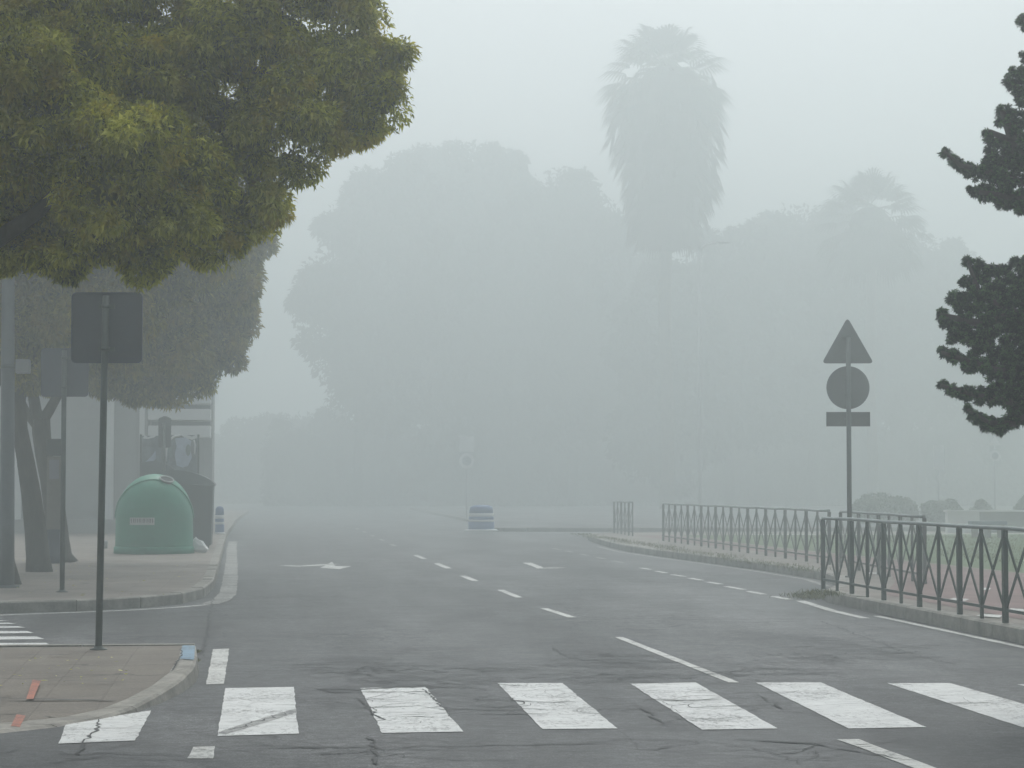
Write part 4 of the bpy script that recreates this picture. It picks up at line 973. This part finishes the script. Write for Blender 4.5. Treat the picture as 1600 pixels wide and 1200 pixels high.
mesh_np('crown', vs, fs, rs, M['conifer'], root)

RNG = np.random.default_rng(24); random.seed(24)
# ------------------------------------------------------------------ far trees in the fog
def far_tree(px, top, bot, w, Y, label, lobes, trunk_w=.4, leaf='leaf_far', cover=2.0, L=.46, W=.22):
    x = P(px, 700, Y)[0]; base = (x, Y, .1); root = thing('tree', base, label, 'tree', 'trees dissolving in the fog beyond the junction')
    lb = [PL(a, b_, Y + random.uniform(-1.2, 1.2), r1, r2) for a, b_, r1, r2 in lobes]
    b = MB(); ztop = H + (762 - top) * Y / F
    b.tube([base, (x + .1, Y, ztop * .3), (x - .1, Y, ztop * .6)], [trunk_w, trunk_w * .8, trunk_w * .4], 10, jit=.06)
    for l in lb[:5]: b.tube([(x, Y, ztop * .3), tuple((np.array([x, Y, ztop * .3]) + l[0]) / 2 + np.array([0, 0, .3])), tuple(l[0])], [trunk_w * .5, trunk_w * .35, .05], 7)
    b.build('trunk', M['bark'], root)
    vs, fs, rs = crown(lb, cover=cover, L=L, W=W, sub=(.9, 1.7), droop=.3, core=.6, camface=.5)
    mesh_np('crown', vs, fs, rs, M[leaf], root)
far_tree(560, 250, 780, 0, 166, 'broad fogged tree forming the left end of the far tree mass', [(540, 470, 92, 88), (560, 370, 62, 66), (620, 400, 80, 90), (600, 310, 66, 50), (500, 450, 46, 42), (560, 560, 80, 60), (650, 480, 80, 80), (590, 620, 84, 60), (640, 290, 52, 42)])
far_tree(730, 225, 780, 0, 172, 'tallest fogged tree, top of the far tree mass left of the tall palm', [(735, 300, 92, 80), (680, 330, 80, 90), (790, 340, 80, 80), (740, 420, 110, 100), (700, 520, 110, 90), (780, 540, 100, 90), (740, 640, 120, 80)])
far_tree(895, 255, 780, 0, 168, 'fogged tree between the tallest one and the tall palm', [(880, 340, 76, 84), (930, 400, 80, 100), (860, 450, 90, 100), (930, 520, 90, 90), (880, 620, 110, 90), (990, 480, 60, 90), (975, 600, 80, 90)])
far_tree(1045, 400, 780, 0, 154, 'slender fogged tree right behind the trunk of the tall palm', [(1036, 445, 46, 52), (1075, 510, 56, 66), (1000, 530, 56, 76), (1045, 600, 80, 80), (1030, 690, 90, 70)])
far_tree(1140, 345, 780, 0, 160, 'low fogged tree just right of the tall palm and behind the pale lamp column', [(1140, 420, 78, 70), (1100, 500, 84, 90), (1180, 480, 88, 100), (1090, 620, 90, 90), (1180, 620, 100, 90)])
far_tree(1270, 320, 780, 0, 164, 'fogged tree under the low palm tuft right of centre', [(1250, 390, 84, 74), (1310, 400, 80, 70), (1290, 480, 110, 90), (1250, 600, 110, 100), (1350, 590, 90, 100)])
far_tree(1440, 350, 780, 0, 168, 'fogged tree at the right end of the far tree mass behind the conifer', [(1415, 420, 80, 72), (1470, 470, 86, 90), (1390, 520, 90, 100), (1530, 500, 60, 70), (1440, 600, 100, 80), (1560, 590, 70, 80)])
far_tree(420, 600, 790, 0, 200, 'faint low tree closing the street at its vanishing end', [(425, 700, 70, 52), (360, 720, 60, 46), (480, 700, 66, 58), (540, 720, 60, 50)])
# low hedge line below the crowns
def hedge(px0, px1, Y, top, label, lf='leaf_far'):
    x0, x1 = P(px0, 700, Y)[0], P(px1, 700, Y)[0]; zt = H + (762 - top) * Y / F
    lb = []; n = int((x1 - x0) / 1.6)
    for i in range(n + 1): lb.append(((x0 + (x1 - x0) * i / n, Y + random.uniform(-.3, .3), zt * .5), (1.7, 1.5, zt * .54 * random.uniform(.75, 1.15)))); lb.append(((x0 + (x1 - x0) * i / n + .8, Y - 1.2, 1.0), (1.7, .9, 1.3)))
    vs, fs, rs = crown(lb, cover=1.6, L=.3, W=.15, sub=(.6, 1.1), droop=.2, core=.75)
    o = mesh_np('hedge', vs, fs, rs, M[lf]); tag(o, label, 'hedge')
hedge(440, 1010, 176, 655, 'long dark fogged hedge closing the view under the far tree crowns')
hedge(1030, 1700, 174, 650, 'fogged hedge under the right hand far trees, beyond the lawn')

hedge(290, 470, 206, 722, 'low fogged hedge at the vanishing end of the street')
# shrubs by the low wall
def shrub(px, py0, py1, rx, Y, label, ZR=.137):
    k = Y / F; x = P(px, 780, Y)[0]; zt = H + (762 - py0) * k; root = thing('shrub', (x, Y, ZR), label, 'shrub', 'rounded shrubs beyond the lawn')
    h = zt - ZR; lb = [((x, Y, ZR + h * .48), (rx * k, rx * k, h * .5)), ((x + rx * k * .4, Y, ZR + h * .38), (rx * k * .7, rx * k * .7, h * .38)), ((x - rx * k * .4, Y, ZR + h * .36), (rx * k * .7, rx * k * .7, h * .36))]
    vs, fs, rs = crown(lb, cover=2.0, L=.09, W=.04, sub=(.14, .24), droop=.1, core=.8, camface=.3); mesh_np('foliage', vs, fs, rs, M['leaf_shrub'], root)
    b = MB(); b.tube([(x, Y, ZR - .01), (x, Y, ZR + h * .4)], [.05, .03], 8); b.build('stem', M['bark'], root)
shrub(1370, 768, 0, 40, 80, 'broad low shrub right behind the pole with three signs')
shrub(1412, 779, 0, 24, 81, 'small rounded shrub second from the sign pole')
shrub(1470, 780, 0, 32, 82, 'wide rounded shrub left of the low pale wall end')
shrub(1535, 782, 0, 17, 83, 'small dome shaped shrub behind the low pale wall')
shrub(1612, 770, 0, 24, 83, 'shrub cut by the right edge of the photo behind the low wall')

RNG = np.random.default_rng(25)
# ------------------------------------------------------------------ palms
def fan(base, dirv, size, n, spread, droopk, rnd):
    "palmate leaf: petiole end at base, blades in a fan"
    d = dirv / np.linalg.norm(dirv); s_ = np.cross(d, [0, 0, 1.]); s_ /= np.linalg.norm(s_) + 1e-6
    vs = []; fs = []; rr = []
    for i in range(n):
        a = spread * (i / (n - 1) - .5); dd = d * math.cos(a) + s_ * math.sin(a)
        L = size * (1 - .25 * abs(a) / (spread / 2)); 
        m = base + dd * L * .55; t = base + dd * L * .9 + np.array([0, 0, -1]) * L * droopk
        w = np.cross(dd, [0, 0, 1.]); w /= np.linalg.norm(w) + 1e-6; w = w * size * .035
        o = len(vs); vs += [base, m + w, m - w, t]; fs += [(o, o + 1, o + 2), (o + 1, o + 3, o + 2)]; rr += [rnd, rnd]
    return np.array(vs), np.array(fs), np.array(rr)
def palm(px, Y, ptop, pskirt, label, crown_r=1.2, skirt_w=80, nfr=70, nsk=240, trunk_r=.4):
    k = Y / F; x = P(px, 700, Y)[0]; Zf = lambda py: H + (762 - py) * k; root = thing('palm_tree', (x, Y, .1), label, 'palm tree')
    zc = Zf(ptop); zs = Zf(pskirt)
    b = MB(); n = 14; b.tube([(x + .08 * math.sin(i * .7), Y, .1 + (zc - .1) * i / n) for i in range(n + 1)], [trunk_r * (1.25 if i == 0 else 1 + .04 * (i % 2)) for i in range(n + 1)], 14, jit=.03); b.build('trunk', M['palm_bark'], root)
    c0 = np.array([x, Y, zc]); vs, fs, rs = [], [], []; pet = MB()
    for i in range(nfr):
        az = RNG.uniform(0, 2 * math.pi); el = math.radians(RNG.uniform(-60, 80)); d = np.array([math.cos(az) * math.cos(el), math.sin(az) * math.cos(el), math.sin(el)])
        e = c0 + d * crown_r * RNG.uniform(.75, 1.05) + np.array([0, 0, -.12 * crown_r * math.cos(el)])
        v, f, r_ = fan(e, d + np.array([0, 0, -.25]), crown_r * .85, 16, 2.4, .28, RNG.uniform(0, 1)); vs.append(v); fs.append(f); rs.append(r_)
        w = np.cross(d, [0, 0, 1.]); w /= np.linalg.norm(w) + 1e-6; w *= .03
        vs.append(np.array([c0 + w, c0 - w, e])); fs.append(np.array([[0, 1, 2]])); rs.append(np.array([.5]))
    v, f, r_ = blob((x, Y, zc + .1), (crown_r * .5, crown_r * .5, crown_r * .4), .2, .3); vs.append(v); fs.append(f); rs.append(r_)
    mesh_np('crown', vs, fs, rs, M['palm_leaf'], root)
    if nsk:
        vs, fs, rs = [], [], []
        for i in range(nsk):
            t = i / nsk; z = zc + .5 - (zc + .5 - zs) * t ** .95 * .93; az = RNG.uniform(0, 2 * math.pi)
            rad = skirt_w * k * (1.0 if t < .25 else 1.0 - .50 * ((t - .25) / .75) ** 1.6) * RNG.uniform(.45, 1.0)
            o_ = np.array([math.cos(az), math.sin(az), 0])
            e = np.array([x, Y, z]) + o_ * rad + np.array([0, 0, .2 * RNG.uniform(-1, 1)])
            v, f, r_ = fan(e, o_ * RNG.uniform(.3, 1.1) + np.array([0, 0, -1.0]), RNG.uniform(1.5, 2.2), 13, 1.5, .25, RNG.uniform(0, 1)); vs.append(v); fs.append(f); rs.append(r_)
            w = np.array([-o_[1], o_[0], 0]) * .03; a = np.array([x, Y, z + .35])
            vs.append(np.array([a + w, a - w, e])); fs.append(np.array([[0, 1, 2]])); rs.append(np.array([.3]))
        for i in range(7):
            t = i / 6; v, f, r_ = blob((x, Y, zc - .4 - (zc - zs - .6) * t), (skirt_w * k * (.62 - .25 * t), skirt_w * k * (.62 - .25 * t), .9), .12, .2); vs.append(v); fs.append(f); rs.append(r_)
        mesh_np('dead_frond_skirt', vs, fs, rs, M['palm_dead'], root)
palm(1042, 136, 118, 375, 'tall palm with a shaggy skirt of dead fronds towering over the far trees', 2.8, 84, 130, 520)
palm(1362, 144, 340, 400, 'lower palm whose frond tuft pokes out of the far trees right of centre', 2.7, 40, 110, 60, .35)

# ------------------------------------------------------------------ weeds (uncountable)
def weeds(name, pts, n, h, spread, label):
    P0 = np.array(pts); idx = RNG.integers(0, len(P0), n); pos = P0[idx] + RNG.normal(0, 1, (n, 3)) * np.array([spread, spread * 2.0, 0])
    v, f, r_ = leaves(pos, np.tile([0, 0, 1.], (n, 1)), h, h * .12, -.5, .7)
    o = mesh_np(name, [v], [f], [r_], M['weed']); tag(o, label, 'weeds', kind='stuff')
weeds('weeds', [G(1262, 936, 0), G(1275, 935, .0), G(1285, 931, .15), G(1268, 933, .0)], 900, .09, .12, 'dry weeds sprouting at the kerb nose where the bay begins')
weeds('weeds', [(8.35 + .1 * math.sin(i), 34 + i, ZR) for i in range(28)], 2600, .07, .18, 'sparse weeds along the bay kerb below the long fence')
weeds('weeds', [G(307, 1034, 0), G(309, 1020, 0)], 120, .035, .015, 'small weeds in the gutter by the blue kerb end')
weeds('grass', [(12.6 + random.random() * 12, 24 + random.random() * 34, ZR) for _ in range(900)], 26000, .07, .35, 'short green grass of the lawn behind the cycle path')
# litter and fallen leaves on the pavement
n = 260; a = RNG.uniform(0, 1, (n, 2)); pos = np.stack([-6 + 4.7 * a[:, 0], 27.5 + 16 * a[:, 1], np.full(n, ZL + .006)], 1)
a = RNG.uniform(0, 1, (90, 2)); pos2 = np.stack([-3.4 + 2.3 * a[:, 0], 14.7 + 3 * a[:, 1], np.full(90, .132)], 1)
v, f, r_ = leaves(np.concatenate([pos, pos2]), np.tile([0, 0, .0], (n + 90, 1)), .05, .018, .0, 1.0); v[:, 2] = np.where(v[:, 1] > 22, ZL + .004, .128) + RNG.uniform(0, .008, len(v))
tag(mesh_np('fallen_leaves', [v], [f], [r_], M['leaf_near']), 'scattered fallen leaves on the left pavements', 'leaves', kind='stuff')

# ------------------------------------------------------------------ fog
DENS = .0130
m = bpy.data.materials.new('haze'); m.use_nodes = True; nt = m.node_tree; nt.nodes.clear()
out = nt.nodes.new('ShaderNodeOutputMaterial'); pv = nt.nodes.new('ShaderNodeVolumePrincipled')
pv.inputs['Color'].default_value = (.88, .945, .95, 1); pv.inputs['Density'].default_value = DENS; pv.inputs['Anisotropy'].default_value = .72
nt.links.new(pv.outputs[0], out.inputs['Volume'])
b = MB(); b.box((0, 230, 15.75), (640, 640, 33.7)); hz = b.build('haze', m); tag(hz, kind='stuff')

# ------------------------------------------------------------------ light
w = bpy.data.worlds.new('World'); S.world = w; w.use_nodes = True; nt = w.node_tree
bg = nt.nodes['Background']; sky = nt.nodes.new('ShaderNodeTexSky'); sky.sky_type = 'NISHITA'; sky.sun_disc = False
EL, AZ = math.radians(60), math.radians(12)
sky.sun_elevation = EL; sky.sun_rotation = AZ; sky.dust_density = 4.0; sky.air_density = 1.0
hs = nt.nodes.new('ShaderNodeHueSaturation'); hs.inputs['Saturation'].default_value = .28; hs.inputs['Value'].default_value = 1.0
nt.links.new(sky.outputs[0], hs.inputs['Color'])
# overcast sky: about three times brighter overhead than at the horizon
tc = N(nt, 'TexCoord'); sp = N(nt, 'SeparateXYZ'); nt.links.new(tc.outputs['Generated'], sp.inputs[0])
ov = ramp(nt, math_(nt, 'MAXIMUM', sp.outputs['Z'], 0), [(0, .25), (.06, .5), (.16, 1.0), (.5, .95), (1, .9)])
nt.links.new(mix(nt, 1.0, hs.outputs[0], ov, 'MULTIPLY'), bg.inputs[0]); bg.inputs[1].default_value = .10
sd = bpy.data.lights.new('sun', 'SUN'); sd.energy = .95; sd.angle = math.radians(40); sd.color = (1, .985, .955)
so = bpy.data.objects.new('sun', sd); C.objects.link(so)
dv = Vector((math.sin(AZ) * math.cos(EL), math.cos(AZ) * math.cos(EL), math.sin(EL)))
so.rotation_euler = dv.to_track_quat('Z', 'Y').to_euler(); so.location = (0, 0, 40)

S.render.engine = 'CYCLES'; cy = S.cycles
cy.max_bounces = 8; cy.diffuse_bounces = 3; cy.glossy_bounces = 2; cy.transmission_bounces = 3; cy.volume_bounces = 4; cy.transparent_max_bounces = 8
cy.use_denoising = True; cy.caustics_reflective = False; cy.caustics_refractive = False
S.view_settings.view_transform = 'Standard'; S.view_settings.look = 'None'; S.view_settings.gamma = 1; S.view_settings.exposure = .58
